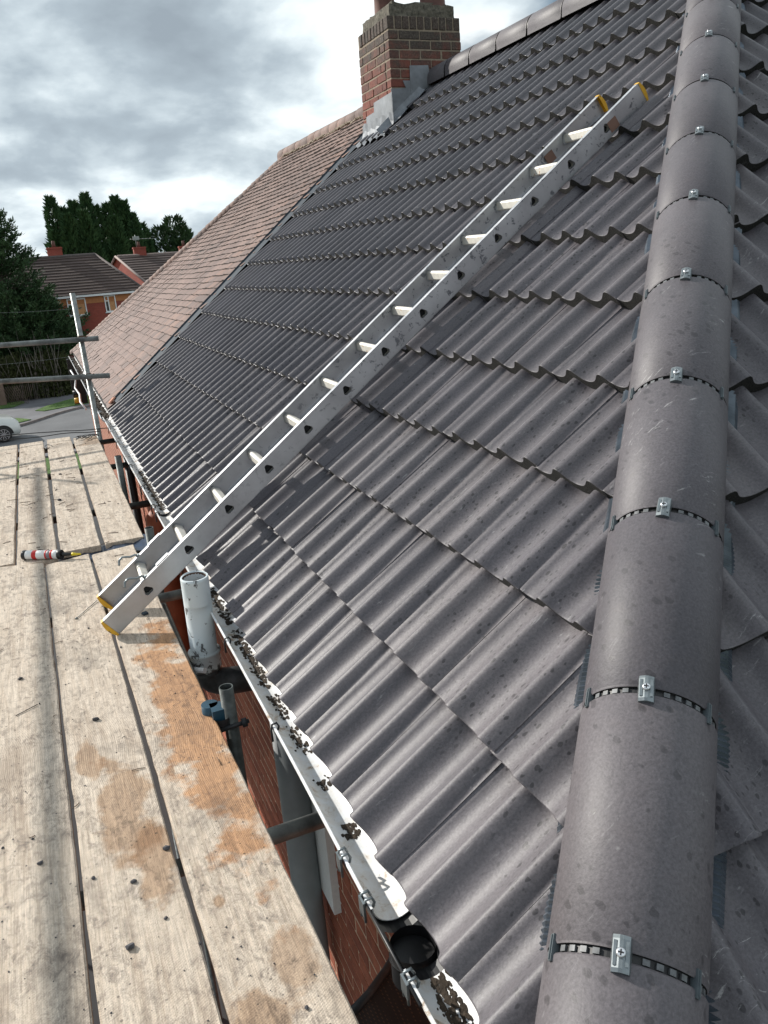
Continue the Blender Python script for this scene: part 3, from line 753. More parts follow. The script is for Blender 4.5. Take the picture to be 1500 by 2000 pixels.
# lead flashings: stepped apron on near face and left face
def leadsheet(pts, th, nrm, nm='lead_flashing'):
    """pts polygon, thickness along nrm"""
    mb = MB(); nrm = Vector(nrm)*th; q = [Vector(p_) for p_ in pts]
    mb.face([v+nrm for v in q])
    for i in range(len(q)):
        a, b_ = q[i], q[(i+1) % len(q)]; mb.face([a, b_, b_+nrm, a+nrm])
    return mb.obj(nm, M['lead'], ch)
def rz(x): return x*math.tan(P)
Y0 = CY0-.006
zl = lambda k: 2.35+CH*k
leadsheet([(CX0-.01, Y0, rz(CX0)-.02), (CX0-.01, Y0, 2.83), (CX0+.15, Y0, 2.835), (CX0+.12, Y0, 2.90), (CX0+.32, Y0, 2.90), (CX0+.32, Y0, rz(CX0+.32)-.02)], .004, (0, -1, 0))
leadsheet([(CX0+.19, Y0-.005, rz(CX0+.2)), (CX0+.2, Y0-.005, 3.03), (CX0+.40, Y0-.005, 3.035), (CX0+.42, Y0-.005, rz(CX0+.42))], .004, (0, -1, 0))
X0 = CX0-.006
leadsheet([(X0, CY0-.02, rz(CX0)-.06), (X0, CY0-.02, 2.80), (X0, CY0+.44, 2.785), (X0, CY0+.45, 2.70), (X0, CY0+.66, 2.69), (X0, CY0+.69, rz(CX0)-.06)], .004, (-1, 0, 0))
# apron dressed over the tiles
mb = MB(); N = 22
for i in range(N):
    for j in range(5):
        def ap(i_, j_):
            y = CY0-.10+i_*(.80/N); s = (CX0/cp)-.20+.045*j_+.02*math.sin(i_*1.3)*(1-j_/5)
            h = .022+.012*math.sin(y*2*math.pi/LAM) + .004*noise.noise((i_*.7, j_*.6, 1)) + (.09*(max(0, j_-3.4)/1.6))
            return (s*cp-h*sp_, y, s*sp_+h*cp)
        mb.face([ap(i, j), ap(i+1, j), ap(i+1, j+1), ap(i, j+1)], 0, True)
mb.obj('lead_apron', M['lead'], ch)
mb = MB(); N = 16
for i in range(N):
    for j in range(4):
        def ap2(i_, j_):
            s = CX0/cp - .18 + i_*(.62/N); y = CY0-.005-.032*j_-.012*math.sin(i_*.9)*(j_/4); h = .03+.012*math.sin(y*2*math.pi/LAM)*(j_/4)+.06*max(0, 1-j_*.8)
            return (s*cp-h*sp_, y, s*sp_+h*cp)
        mb.face([ap2(i, j), ap2(i, j+1), ap2(i+1, j+1), ap2(i+1, j)], 0, True)
mb.obj('lead_apron', M['lead'], ch)

# gutter
def gutter_mesh(y0, y1, xf, zt_, r=.056, th=.0025, n=14, step=.25, endcap=False):
    mb = MB(); ys = [y0]
    while ys[-1] < y1-1e-3: ys.append(min(y1, ys[-1]+step))
    def ring(y, rr):
        x0 = xf(y)+r; z0 = zt_(y)
        out = []
        for i in range(n+1):
            a = math.pi+math.pi*i/n; out.append((x0+rr*math.cos(a), y, z0+rr*math.sin(a)*.95))
        return out
    for k in range(len(ys)-1):
        A, B_ = ring(ys[k], r), ring(ys[k+1], r); C_, D_ = ring(ys[k], r-th), ring(ys[k+1], r-th)
        for i in range(n):
            mb.face([A[i], A[i+1], B_[i+1], B_[i]], 0, True); mb.face([C_[i+1], C_[i], D_[i], D_[i+1]], 0, True)
        for i_ in (0, n):
            s_ = -1 if i_ == 0 else 1
            lip = .004
            a, b_, c_, d_ = A[i_], B_[i_], D_[i_], C_[i_]
            mb.face([a, b_, c_, d_])
            a2 = (a[0]-lip, a[1], a[2]-.001) if i_ == 0 else (a[0]+lip, a[1], a[2]); b2 = (b_[0]-lip, b_[1], b_[2]-.001) if i_ == 0 else (b_[0]+lip, b_[1], b_[2])
            mb.face([a2, b2, b_, a]); a3 = (a2[0], a2[1], a2[2]-.006); b3 = (b2[0], b2[1], b2[2]-.006); mb.face([a3, b3, b2, a2])
    for y in (y0, y1):
        A, C_ = ring(y, r), ring(y, r-th)
        for i in range(n): mb.face([A[i], A[i+1], C_[i+1], C_[i]])
    return mb.data('gutter', [M['gutter']])
XF = lambda y: -.060-.003*max(0, y-4.5) - .006*math.exp(-((y-1.2)/.5)**2)
ZF = lambda y: -.030-.004*max(0, 1.25-y)*0
for a, b_ in ((.45, 1.135), (1.305, 4.70), (4.76, 8.44)):
    link('gutter', mrg(gutter_mesh(a, b_, XF, ZF), 1e-5), house)
mb = MB()                                                     # black running outlet
for k in range(10):
    y0, y1 = 1.09+k*.0265, 1.09+(k+1)*.0265
    for i in range(16):
        a0 = math.pi+math.pi*i/16; a1 = math.pi+math.pi*(i+1)/16
        def op(a, y, r=.0605): return (XF(y)+.056+r*math.cos(a), y, ZF(y)+r*math.sin(a)*.97)
        if 3 <= k <= 6 and 4 <= i <= 11: continue
        mb.face([op(a0, y0), op(a1, y0), op(a1, y1), op(a0, y1)], 0, True)
mb.tube([(XF(1.22)+.056, 1.222, ZF(0)-.045), (XF(1.22)+.056, 1.222, ZF(0)-.13)], .05, 20, cap=False)
mb.tube([(XF(1.22)+.052, 1.222, -.10), (XF(1.22)+.052, 1.222, -.105)], .049, 20)
mb.tube([(XF(1.3)-.006, y, ZF(y)-.002) for y in (1.05, 1.2, 1.36)], .0035, 8)
mb.obj('gutter_outlet', M['black'], house)
mb = MB()
for y0 in (4.69, 8.43):
    for i in range(16):
        a0 = math.pi+math.pi*i/16; a1 = math.pi+math.pi*(i+1)/16
        def op(a, y, r=.060): return (XF(y)+.056+r*math.cos(a), y, ZF(y)+r*math.sin(a)*.97)
        mb.face([op(a0, y0), op(a1, y0), op(a1, y0+.09), op(a0, y0+.09)], 0, True)
mb.obj('gutter_union', M['black'], house)
def gclip(y, big=False):
    mb = MB(); x = XF(y); z = ZF(y); w_ = .016 if big else .011
    mb.tube([(x-.010, y, z-.05), (x-.011, y, z-.012), (x-.006, y, z+.008), (x+.008, y, z+.010), (x+.014, y, z-.004), (x+.010, y, z-.016)], .0035, 6)
    if big:
        mb.tube([(x-.010, y+.022, z-.05), (x-.011, y+.022, z-.012), (x-.006, y+.022, z+.008), (x+.008, y+.022, z+.010), (x+.014, y+.022, z-.004)], .0035, 6)
        mb.box((x-.014, y-.004, z-.035), (x-.009, y+.026, z+.004))
    for i in range(8):
        a0 = math.pi+math.pi*i/8*.9; a1 = math.pi+math.pi*(i+1)/8*.9
        q = lambda a, yy: (x+.056+.0625*math.cos(a), yy, z+.0625*math.sin(a))
        mb.face([q(a0, y-w_), q(a1, y-w_), q(a1, y+w_), q(a0, y+w_)], 1, True)
    mb.obj('gutter_clip', [M['steelclip'] if big else M['blackmetal'], M['blackmetal']], house)
for y, bg in ((1.10, True), (1.325, True), (1.475, True), (2.10, False), (2.76, False), (3.5, False), (4.62, False), (4.80, False), (5.30, False), (6.0, False), (6.95, False), (7.7, False)): gclip(y, bg)
# dirt in the gutter
mb = MB()
for (ya, yb, n_, rr) in ((1.0, 1.13, 26, .012), (1.58, 1.64, 8, .013), (1.80, 1.86, 7, .012), (1.98, 2.16, 14, .012), (2.2, 2.36, 14, .012), (2.42, 2.95, 46, .013), (3.0, 3.42, 34, .015), (3.5, 3.56, 8, .015), (4.85, 6.0, 90, .017), (6.0, 8.4, 30, .010)):
    for i in range(n_*4):
        y = random.uniform(ya, yb); x0 = XF(y)+.056; a = R(-90+random.gauss(6, 12)); rad = .052
        mb.ico((x0+rad*math.cos(a), y, ZF(y)+rad*math.sin(a)*.95), rr*random.uniform(.15, .6), 0, (1, 1.7, .16), .45)
tag(mb.obj('gutter_debris', M['moss']), 'dark brown moss and grit lying in clumps along the white gutter', 'moss', kind='stuff')

# ------------------------------------------------------------------ the neighbouring half
nb = emp('brick_house', 'attached neighbouring house half with old pinkish brown plain tiled hipped roof', 'house', (0.1, 8.6, GROUND))
FY = 16.4
mb = MB(); wT, lT, gT = .165, .19, .10
for i in range(4):
    xa, xb = -wT/2+.0015+(wT-.003)*i/4, -wT/2+.0015+(wT-.003)*(i+1)/4; ca, cb_ = .004*(1-((i-2)/2)**2), .004*(1-((i-1)/2)**2)
    mb.mesh([(xa, 0, .008+ca), (xb, 0, .008+cb_), (xb, lT, .008+cb_), (xa, lT, .008+ca)], [(0, 1, 2, 3)], 0, True)
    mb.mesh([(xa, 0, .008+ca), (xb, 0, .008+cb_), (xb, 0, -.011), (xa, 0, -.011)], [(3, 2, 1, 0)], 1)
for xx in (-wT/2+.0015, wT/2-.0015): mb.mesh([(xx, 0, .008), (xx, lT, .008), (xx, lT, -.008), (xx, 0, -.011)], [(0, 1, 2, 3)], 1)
M['butt'] = simple('shadow_dirt_tile_edge', (.035, .026, .022), .95, var=.5, sc=30)  # dark butt colour paints in the shadow line of each course, with dirt
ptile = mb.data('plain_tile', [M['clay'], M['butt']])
L = []; r_ = 0; s = .02
sag = lambda y, s: -.05*math.sin(math.pi*min(1, max(0, (y-8.6)/7.5)))*math.sin(math.pi*s/4.55)
while s < 4.52:
    y = VY+.155 + (wT/2 if r_ % 2 else 0)
    ymax = FY - s*cp - .02
    while y < ymax:
        h = .02 + sag(y, s) + random.uniform(-.003, .004)
        mw = Matrix(((0, cp, -sp_, s*cp-h*sp_), (-1, 0, 0, y), (0, sp_, cp, s*sp_+h*cp), (0, 0, 0, 1))) @ Matrix.Translation((0, random.uniform(-.006, .006)+.012*noise.noise((y*.8, r_*.3, 0)), 0)) @ Matrix.Rotation(-.12+random.uniform(-.02, .02), 4, 'X') @ Matrix.Rotation(random.uniform(-.02, .02), 4, 'Z') @ Matrix.Rotation(random.uniform(-.012, .012), 4, 'Y')
        L.append((ptile, mw, mw.translation.copy())); y += wT
    s += gT; r_ += 1
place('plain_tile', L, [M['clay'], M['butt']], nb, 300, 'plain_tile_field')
mb = MB(); q = -.03
mb.face([(0, VY+.03, q), (XR, VY+.03, ZR+q-.02), (XR, FY-XR, ZR+q-.02), (0, FY, q)]); mb.face([(0, FY, q), (XR, FY-XR, ZR+q), (7.12, FY, q)]); mb.face([(XR, VY+.03, ZR+q), (7.12, VY+.03, q), (7.12, FY, q), (XR, FY-XR, ZR+q)])
mb.obj('roof_underlay', M['underlay'], nb)
# bonnet hip tiles and ridge
bon = cap_data('hip_tile', .115, [M['clay'], M['clay']], Rr=.085, zc=-.05, th=.012, foot=.0, seg=8, corner=0)
hd2 = Vector((1, -1, math.tan(P))).normalized(); hs2 = Vector((1, 1, 0)).normalized(); hu2 = hs2.cross(hd2); hu2 = hu2 if hu2.z > 0 else -hu2
n_h = int(XR*math.sqrt(2+math.tan(P)**2)/.10)
for k in range(n_h):
    o_ = Vector((0, FY, 0)) + hd2*(k*.10) + hu2*(.01+random.uniform(-.004, .004))
    mw = Matrix(((hs2.x, hd2.x, hu2.x, o_.x), (hs2.y, hd2.y, hu2.y, o_.y), (hs2.z, hd2.z, hu2.z, o_.z), (0, 0, 0, 1))) @ Matrix.Rotation(-.1, 4, 'X')
    link('hip_tile', bon, nb, mw)
rt = cap_data('ridge_tile', .30, [M['clay'], M['clay']], Rr=.095, zc=0, th=.014, foot=.045, seg=12, corner=0)
y = CY1+.02
while y < FY-XR+.1:
    link('ridge_tile', rt, nb, Matrix.Translation((XR, y, ZR+.0+random.uniform(-.006, .006))) @ Matrix.Rotation(random.uniform(-.02, .02), 4, 'Z')); y += .31
mb = MB()
for k in range(60):
    y = CY1+k*.072; mb.ico((XR-.105, y, ZR-.05+random.uniform(-.01, .01)), .03, 0, (1, 1.6, .7), .35)
o = mb.obj('ridge_bedding', M['mortar'], nb); o['kind'] = 'stuff'
mm, t, b = mat('far_side_brick', .9)
bk = NN(t, 'ShaderNodeTexBrick'); spx = NN(t, 'ShaderNodeSeparateXYZ'); t.links.new(pos(t), spx.inputs[0]); cbx = NN(t, 'ShaderNodeCombineXYZ')
t.links.new(spx.outputs[1], cbx.inputs[0]); t.links.new(spx.outputs[2], cbx.inputs[1]); t.links.new(cbx.outputs[0], bk.inputs['Vector'])
bk.inputs['Scale'].default_value = 1; bk.inputs['Brick Width'].default_value = .225; bk.inputs['Row Height'].default_value = .075; bk.inputs['Mortar Size'].default_value = .006
bk.inputs['Color1'].default_value = (.25, .07, .038, 1); bk.inputs['Color2'].default_value = (.33, .10, .055, 1); bk.inputs['Mortar'].default_value = (.50, .36, .26, 1)
t.links.new(bk.outputs[0], b.inputs['Base Color'])
mb = MB(); mb.box((.125, VY, GROUND), (7.0, FY-.12, -.2)); mb.obj('wall', mm, nb)
XF2 = lambda y: -.085; ZF2 = lambda y: -.055
link('gutter', mrg(gutter_mesh(8.5, 16.3, XF2, ZF2), 1e-5), nb)
mb = MB()
for i in range(260):
    y = random.uniform(8.55, 16.2); mb.ico((XF2(y)+.056+random.uniform(-.03, .035), y, -.09), random.uniform(.012, .028), 0, (1, 1.6, .6), .4)
tag(mb.obj('gutter_debris', M['moss']), 'thick brown leaf litter filling the neighbouring gutter', 'leaf litter', kind='stuff')
# black service bracket, cables at the far corner
br = emp('service_bracket', 'black bracket board with yellow and black insulators at the far house corner', 'bracket', (-.02, 16.2, -.5))
mb = MB(); mb.box((-.14, 16.15, -.95), (.1, 16.22, -.1)); mb.obj('board', M['black'], br)
for k, zz_ in enumerate((-.72, -.86)):
    mb = MB(); mb.tube([(-.14, 16.0, zz_), (-.02, 16.0, zz_)], .05, 10); mb.obj('insulator', M['yellow'] if k else M['black'], br)
mb = MB(); mb.tube([(-.10, 16.1, -.30), (-.04, 16.0, -.45), (-.09, 15.8, -.6), (-.04, 15.6, -.7), (-.06, 15.3, -.8), (.0, 15.0, -.9)], .018, 8); mb.obj('white_conduit', M['white'], br)

# pipes by the wall
dp = emp('soil_pipe', 'grey painted soil pipe standing against the brick wall below the gutter', 'pipe', (.052, 2.41, GROUND))
mb = MB(); mb.tube([(.045, 2.41, GROUND), (.045, 2.41, -.10)], .055, 28); mb.obj('pipe', M['greypipe'], dp)
mb = MB(); mb.box((.095, 2.24, -.95), (.135, 2.40, -.40)); mb.obj('back_plate', M['labelwhite'], dp)
vp = emp('vent_pipe', 'white peeling vent pipe with open top and black stained elbow beside the gutter', 'pipe', (-.105, 3.05, -.3))
ax, ay, bx_, by_ = -.105, 3.06, -.103, 3.13                # top centre, foot centre: it leans a little
mb = MB(); mb.tube([(bx_, by_, -.26), (ax, ay, .13), (ax, ay, .135)], [.056, .056, .055], 32, hollow=.049)
o = mb.obj('pipe', [M['peel']], vp)
mb = MB(); mb.tube([(ax, ay, .128), (ax, ay+.012, .04)], .0485, 24, cap=False); mb.tube([(ax, ay+.01, .06), (ax, ay+.01, .055)], .048, 20); mb.obj('pipe_lining', M['rust'], vp)
mb = MB(); mb.tube([(bx_, by_, -.315), (bx_, by_, -.305), (bx_, by_, -.245), (bx_, by_, -.237), (bx_, by_, -.228), (bx_, by_, -.222)], [.058, .064, .064, .069, .069, .058], 32)
mb.obj('socket_collar', M['peel'], vp)
mb = MB(); mb.tube([(bx_, by_, -.31), (bx_, by_, -.335), (bx_+.006, by_-.002, -.352), (bx_+.022, by_-.006, -.372), (bx_+.05, by_-.012, -.386), (bx_+.10, by_-.02, -.392), (.118, by_-.04, -.394)], .0585, 28)
mb.obj('elbow', simple('black_stained_pipe', (.045, .047, .05), .5, var=.7, sc=18), vp)
mb = MB(); mb.tube([(bx_-.02, by_-.085, -.28), (bx_-.045, by_-.055, -.285), (bx_-.055, by_-.03, -.29)], .012, 8); mb.obj('bracket', M['white'], vp)
tp = emp('terracotta_pipe', 'short fat terracotta coloured pipe between the far boards and the wall', 'pipe', (.01, 5.45, -.9))
mb = MB(); mb.tube([(.015, 5.45, -1.6), (.015, 5.45, -.36), (.015, 5.45, -.28), (.015, 5.44, -.24)], [.085, .085, .075, .04], 24); mb.obj('pipe', M['terracotta'], tp)
bp = emp('downpipe', 'black downpipe on the wall beyond the far scaffold boards', 'pipe', (.06, 7.6, GROUND))
mb = MB(); mb.tube([(.06, 7.95, GROUND), (.06, 7.95, -.2)], .04, 16); mb.obj('pipe', M['black'], bp)
# black mesh sheet hanging under the outlet
ms = emp('mesh_sheet', 'black perforated mesh sheet with a solid rim hanging below the gutter outlet', 'mesh', (-.09, 1.2, -.5))
meshm, t, b = mat('black_mesh', .7)
wv_ = pos(t, (95, 95, 95)); v = NN(t, 'ShaderNodeTexVoronoi'); v.inputs['Scale'].default_value = 1; v.inputs['Randomness'].default_value = 0; t.links.new(wv_, v.inputs['Vector'])
t.links.new(ramp(t, v.outputs['Distance'], [(.25, (.075, .04, .025)), (.3, (.01, .01, .01))]), b.inputs['Base Color'])
mb = MB(); N = 12
def mp(u, v_): return (-.155+.2*u, 1.62-.42*u*.15-.9*v_*.35, -.70+.26*u-.55*v_*(1-.3*u))
for i in range(N):
    for j in range(N):
        def pt(i_, j_):
            u, v_ = i_/N, j_/N; p_ = Vector((-.145, 1.27, -.245)).lerp(Vector((.09, 1.54, -.41)), u) + Vector((-.02*v_, -.75*v_, -.10*v_+.02*math.sin(v_*4)-.02*math.sin(u*math.pi))); return p_
        mb.face([pt(i, j), pt(i+1, j), pt(i+1, j+1), pt(i, j+1)], 0, True)
mb.obj('mesh', meshm, ms)
mb = MB(); mb.tube([(-.15, 1.265, -.24), (-.08, 1.345, -.305), (0, 1.437, -.362), (.095, 1.545, -.41)], .010, 8); mb.obj('rim', M['blackmetal'], ms)

# ------------------------------------------------------------------ scaffold
sc = emp('scaffold', 'galvanised tube scaffold carrying the boards with guard rails at its far end', 'scaffold', (-.6, 4.5, GROUND))
def stube(a, b_, m_='galv', nm='tube'):
    mb = MB(); mb.tube([a, b_], .0242, 20, hollow=.0205); return mb.obj(nm, M[m_], sc)
def coupler(c_, ax_='X', m_='rust'):
    mb = MB(); mb.box((-.034, -.034, -.03), (.034, .034, .03)); me = mb.data('coupler', [M[m_]])
    me2 = bevel(me, .01, 2); o = link('coupler', me2, sc, Matrix.Translation(c_))
    mb = MB(); mb.tube([(-.06, -.03, .012), (.06, -.03, .012)], .007, 8); mb.tube([(.035, -.03, .012), (.05, -.03, .012)], .013, 6)
    mb.obj('bolt', M[m_], o, Matrix.Translation(c_))
PX = -0.1343
stube((PX, 8.2472, GROUND), (PX-.012, 8.2472, 1.1854), nm='standard')
stube((-2.6844, 8.2004, 0.8422), (0.0092, 8.2004, 0.7538), nm='guard_rail'); stube((-2.6844, 8.2004, 0.5718), (0.0508, 8.2004, 0.395), nm='guard_rail')
coupler((PX-.01, 8.2264, 0.7642)); coupler((PX-.004, 8.2264, 0.4054))
for y, zt_, mm_ in ((2.455, -.052, 'darktube'), (4.45, -.052, 'darktube'), (6.085, .04, 'darktube')): stube((PX, y, GROUND), (PX, y, zt_), mm_, 'standard')
for y, x1 in ((1.862, .11), (3.786, .11), (5.574, .11), (6.916, .11), (8.09, .11)): stube((-1.9, y, -.2197), (x1-.004, y, -.2197), 'galv' if y < 4 else 'darktube', 'transom')
stube((PX-.052, 0.312, -0.2758), (PX-.052, 8.424, -0.2758), 'darktube', 'ledger')
stube((-1.4884, 0.312, -0.2758), (-1.4884, 8.424, -0.2758), 'darktube', 'ledger')
for y in (.1, 8.195): stube((-1.96, y, GROUND), (-1.96, y, 1.3), 'galv', 'standard')
stube((-1.91, -1.6, 0.90), (-1.91, 8.528, 0.90), 'galv', 'guard_rail')
# blue coupler on the near stub
mb = MB()
mb.tube([(PX-.058, 2.50, -0.125), (PX-.058, 2.50, -0.20)], .029, 16); mb.box((PX-.06, 2.4388, -0.19), (PX-.02, 2.5012, -0.125))
o = mb.obj('coupler', M['blueplastic'], sc); tag(o, 'blue painted coupler')
mb = MB(); mb.tube([(PX-.045, 2.4232, -0.1926), (PX+.055, 2.418, -0.1822)], .008, 8); mb.tube([(PX+.03, 2.419, -0.1853), (PX+.048, 2.418, -0.1832)], .016, 6)
mb.tube([(PX-.03, 2.4544, -0.1978), (PX-.03, 2.4544, -0.1562)], .032, 14, cap=False); mb.obj('bolt', M['blackmetal'], sc)
mb = MB(); mb.tube([(PX+.05, 4.8464, -0.281), (PX-.03, 4.888, -0.2862)], .010, 8); mb.tube([(PX-.01, 4.8776, -0.2831), (PX+.01, 4.8672, -0.2831)], .02, 6); mb.obj('bolt', M['blackmetal'], sc)

# boards: (x_right at near end, x_right at far end, x_left near, x_left far, y0, y1, damp, label)
BT = -0.1562
def board(xr0, xr1, xl0, xl1, y0, y1a, y1b, damp, label, seed, tilt=0):
    w_ = ((xr0-xl0)+(xr1-xl1))/2; cxn = (xr0+xl0)/2; cxf = (xr1+xl1)/2
    ym = (y0+(y1a+y1b)/2)/2; Lb = (y1a+y1b)/2-y0
    bm = bmesh.new(); bmesh.ops.create_cube(bm, size=1)
    for v in bm.verts: v.co = Vector((v.co.x*w_, v.co.y*Lb, v.co.z*.038))
    for v in bm.verts:
        if v.co.y > 0: v.co.y += ((y1b-y1a)/2)*(1 if v.co.x > 0 else -1)
    bmesh.ops.subdivide_edges(bm, edges=[e for e in bm.edges if abs((e.verts[0].co-e.verts[1].co).y) > .5], cuts=60, use_grid_fill=True)
    bmesh.ops.bevel(bm, geom=[e for e in bm.edges if e.calc_face_angle(0) > .6], offset=.004, segments=2, affect='EDGES')
    for v in bm.verts:
        n_ = noise.noise((v.co.y*2.3, v.co.x*3+seed*7, seed))
        v.co.x += .004*n_ + .0025*noise.noise((v.co.y*14, seed*3, v.co.x)); v.co.z += .0025*noise.noise((v.co.y*1.1, seed*5, 2))
        if v.co.z < 0: v.co.z -= 0
    me = D.meshes.new('scaffold_board'); bm.to_mesh(me); bm.free(); me.materials.append(M['wood'])
    o = link('scaffold_board', me, None, Matrix.Translation(((cxn+cxf)/2, ym, BT-.019)) @ Matrix.Rotation(-math.atan2(cxf-cxn, Lb), 4, 'Z') @ Matrix.Rotation(tilt, 4, 'X'))
    tag(o, label, 'scaffold board', 'scaffold boards laid side by side'); o['damp'] = float(damp)
    return o
board(-0.1468, -0.2258, -0.3808, -0.4567, 0.4472, 4.49, 4.53, 1, 'near scaffold board beside the gutter, stained orange, under the ladder feet', 1)
board(-0.3964, -0.4692, -0.6273, -0.698, 0.4472, 4.47, 4.52, 0.35, 'near scaffold board second from the gutter, pale with a brown damp stain', 2)
board(-0.6398, -0.7084, -0.8665, -0.932, 0.4472, 4.5864, 4.5136, 0.15, 'near scaffold board furthest left, dirt stained, next to the sealant tube', 3)
board(-0.9164, -0.9684, -1.1452, -1.1972, 0.4472, 4.5136, 4.576, 0.1, 'mostly hidden near scaffold board at the left edge of the photo', 4)
board(-0.1562, -0.1676, -0.3725, -0.3922, 4.6332, 8.1744, 8.1536, 0.3, 'far scaffold board beside the gutter, with reddish stain at its far end', 5)
board(-0.3964, -0.411, -0.6169, -0.6273, 4.628, 8.3096, 8.2888, 0.2, 'far scaffold board second from the gutter, beyond the sealant tube nozzle', 6)
board(-0.6335, -0.6616, -0.8457, -0.8706, 4.5344, 8.268, 8.2784, 0.1, 'far scaffold board third from the gutter, darkest and most splintered', 7)
board(-0.8602, -0.8914, -1.0828, -1.114, 4.5968, 8.2784, 8.268, 0.1, 'far scaffold board fourth from the gutter, at the left edge of the photo', 8)
board(-1.1244, -1.1452, -1.3532, -1.374, 4.5968, 8.2784, 8.268, 0.1, 'outermost far scaffold board, under the guard rail', 9)

# ladder
bs = MB()
for i in range(10):
    for j in range(3):
        q_ = lambda a, b_: (-.66+.055*a, 4.44+.085*b_, -.205+.012*math.sin(a*1.9+b_)+.004*a)
        bs.face([q_(i, j), q_(i+1, j), q_(i+1, j+1), q_(i, j+1)], 0, True)
tag(bs.obj('plastic_sheet', simple('dark_blue_plastic', (.012, .028, .06), .35, var=.5, sc=20)), 'crumpled dark blue plastic sheet showing in the gap where the near and far boards meet', 'plastic sheet')
A0 = Vector((-.4276, 3.318, -.1562)); A1 = Vector((2.29, 3.254, 1.899))      # near stile, foot and head
ld = (A1-A0).normalized(); ls = Vector((0, 1, 0)); ls = (ls-ld*ls.dot(ld)).normalized(); ln = ld.cross(ls); ln = ln if ln.z > 0 else -ln
la = emp('ladder', 'aluminium ladder section lying up the grey roof from the boards with yellow end caps', 'ladder', (-.43, 3.34, -.1))
LL = (A1-A0).length; RD = .091
LB = Matrix(((ld.x, ls.x, ln.x, A0.x), (ld.y, ls.y, ln.y, A0.y), (ld.z, ls.z, ln.z, A0.z), (0, 0, 0, 1)))
YN, YF_ = 0.0, .318
holes = [.230+.2437*k for k in range(13)]
def tri(r, n=6):
    pts = []
    for k in range(3):
        a0 = R(90+120*k)
        for j in range(n):
            a = a0+R(-38+76*j/(n-1)); pts.append((r*.62*math.cos(a0)*.62+r*.55*math.cos(a), r*.62*math.sin(a0)*.62+r*.55*math.sin(a)))
    return pts
# web with real triangular openings: build as strips around each opening
def web(y, flip):
    bm = bmesh.new()
    tr = tri(.0235); N = len(tr)
    segs = [.006] + [h for h in holes] + [LL-.006]
    xs_ = [.006] + [(holes[i]+holes[i+1])/2 for i in range(12)] ; xs_ = [.006]+[(holes[i]+holes[i+1])/2 for i in range(12)]+[LL-.006]
    for k, h in enumerate(holes):
        x0, x1 = xs_[k], xs_[k+1]
        outer = []
        for (tx, tz) in tr:
            a = math.atan2(tz, tx); dx, dz = math.cos(a), math.sin(a)
            sx = (x1-h if dx > 0 else h-x0)/max(1e-6, abs(dx)); sz = (RD/2)/max(1e-6, abs(dz)); s_ = min(sx, sz)
            outer.append((h+dx*s_, RD/2+dz*s_))
        # add rectangle corners by inserting at largest jump
        ov = [bm.verts.new((q[0], y, q[1])) for q in outer]; iv = [bm.verts.new((h+q[0], y, RD/2+q[1])) for q in tr]
        iv2 = [bm.verts.new((h+q[0]*.95, y+(.014 if flip > 0 else -.012), RD/2+q[1]*.93)) for q in tr]
        cs = {(1, 1): (x1, RD), (-1, 1): (x0, RD), (-1, -1): (x0, 0), (1, -1): (x1, 0)}
        for i in range(N):
            j = (i+1) % N; a, b_ = outer[i], outer[j]
            fv = [ov[i], ov[j], iv[j], iv[i]]
            on = lambda q: ('x' if (abs(q[0]-x0) < 1e-6 or abs(q[0]-x1) < 1e-6) else 'z')
            if on(a) != on(b_):
                cxx = a[0] if on(a) == 'x' else b_[0]; czz = b_[1] if on(a) == 'x' else a[1]
                cv = bm.verts.new((cxx, y, czz)); fv = [ov[i], cv, ov[j], iv[j], iv[i]]
            f = bm.faces.new(fv)
            f = bm.faces.new([iv[i], iv[j], iv2[j], iv2[i]]); f.material_index = 0
    me = D.meshes.new('stile'); bm.to_mesh(me); bm.free(); me.materials.append(M['alu']); me.materials.append(M['darkhole']); return me
def build_stile(y0, inner):
    mb = MB(); f_ = .024; s_ = inner
    ya, yb = sorted((y0, y0+s_*f_))
    mb.box((.006, ya, RD-.003), (LL-.006, yb, RD)); mb.box((.006, ya, 0), (LL-.006, yb, .003))
    ya2, yb2 = sorted((y0+s_*.003, y0+s_*.0035))
    me = web(y0, inner)
    k = len(mb.v); mb.v += [tuple(v.co) for v in me.vertices]
    for p_ in me.polygons: mb.f.append(tuple(i+k for i in p_.vertices)); mb.mi.append(p_.material_index); mb.sm.append(False)
    return mb.obj('stile', [M['alu'], M['darkhole']], la, LB)
build_stile(YN, 1); build_stile(YF_, -1)
tr = tri(.0235)
for k, h in enumerate(holes):
    mb = MB(); n = len(tr)
    for ya, yb, rr, mi in ((YN+.0035, YF_-.0035, 1.08, 0),):
        A_ = [(h+q[0]*rr, ya, RD/2+q[1]*rr) for q in tr]; B_ = [(h+q[0]*rr, yb, RD/2+q[1]*rr) for q in tr]
        for i in range(n):
            j = (i+1) % n; mb.face([A_[i], A_[j], B_[j], B_[i]], 0, True)
    for y in (YN+.03, YF_-.03): mb.face([(h+q[0], y, RD/2+q[1]) for q in tr], 1)
    # swaged collars
    for y, s_ in ((YN+.0035, 1), (YF_-.0035, -1)):
        for i in range(n):
            j = (i+1) % n; a, b_ = tr[i], tr[j]
            mb.face([(h+a[0]*1.35, y, RD/2+a[1]*1.35), (h+b_[0]*1.35, y, RD/2+b_[1]*1.35), (h+b_[0]*1.1, y+s_*.006, RD/2+b_[1]*1.1), (h+a[0]*1.1, y+s_*.006, RD/2+a[1]*1.1)], 2, True)
    mb.obj('rung', [M['rung'], M['darkhole'], M['alu']], la, LB)
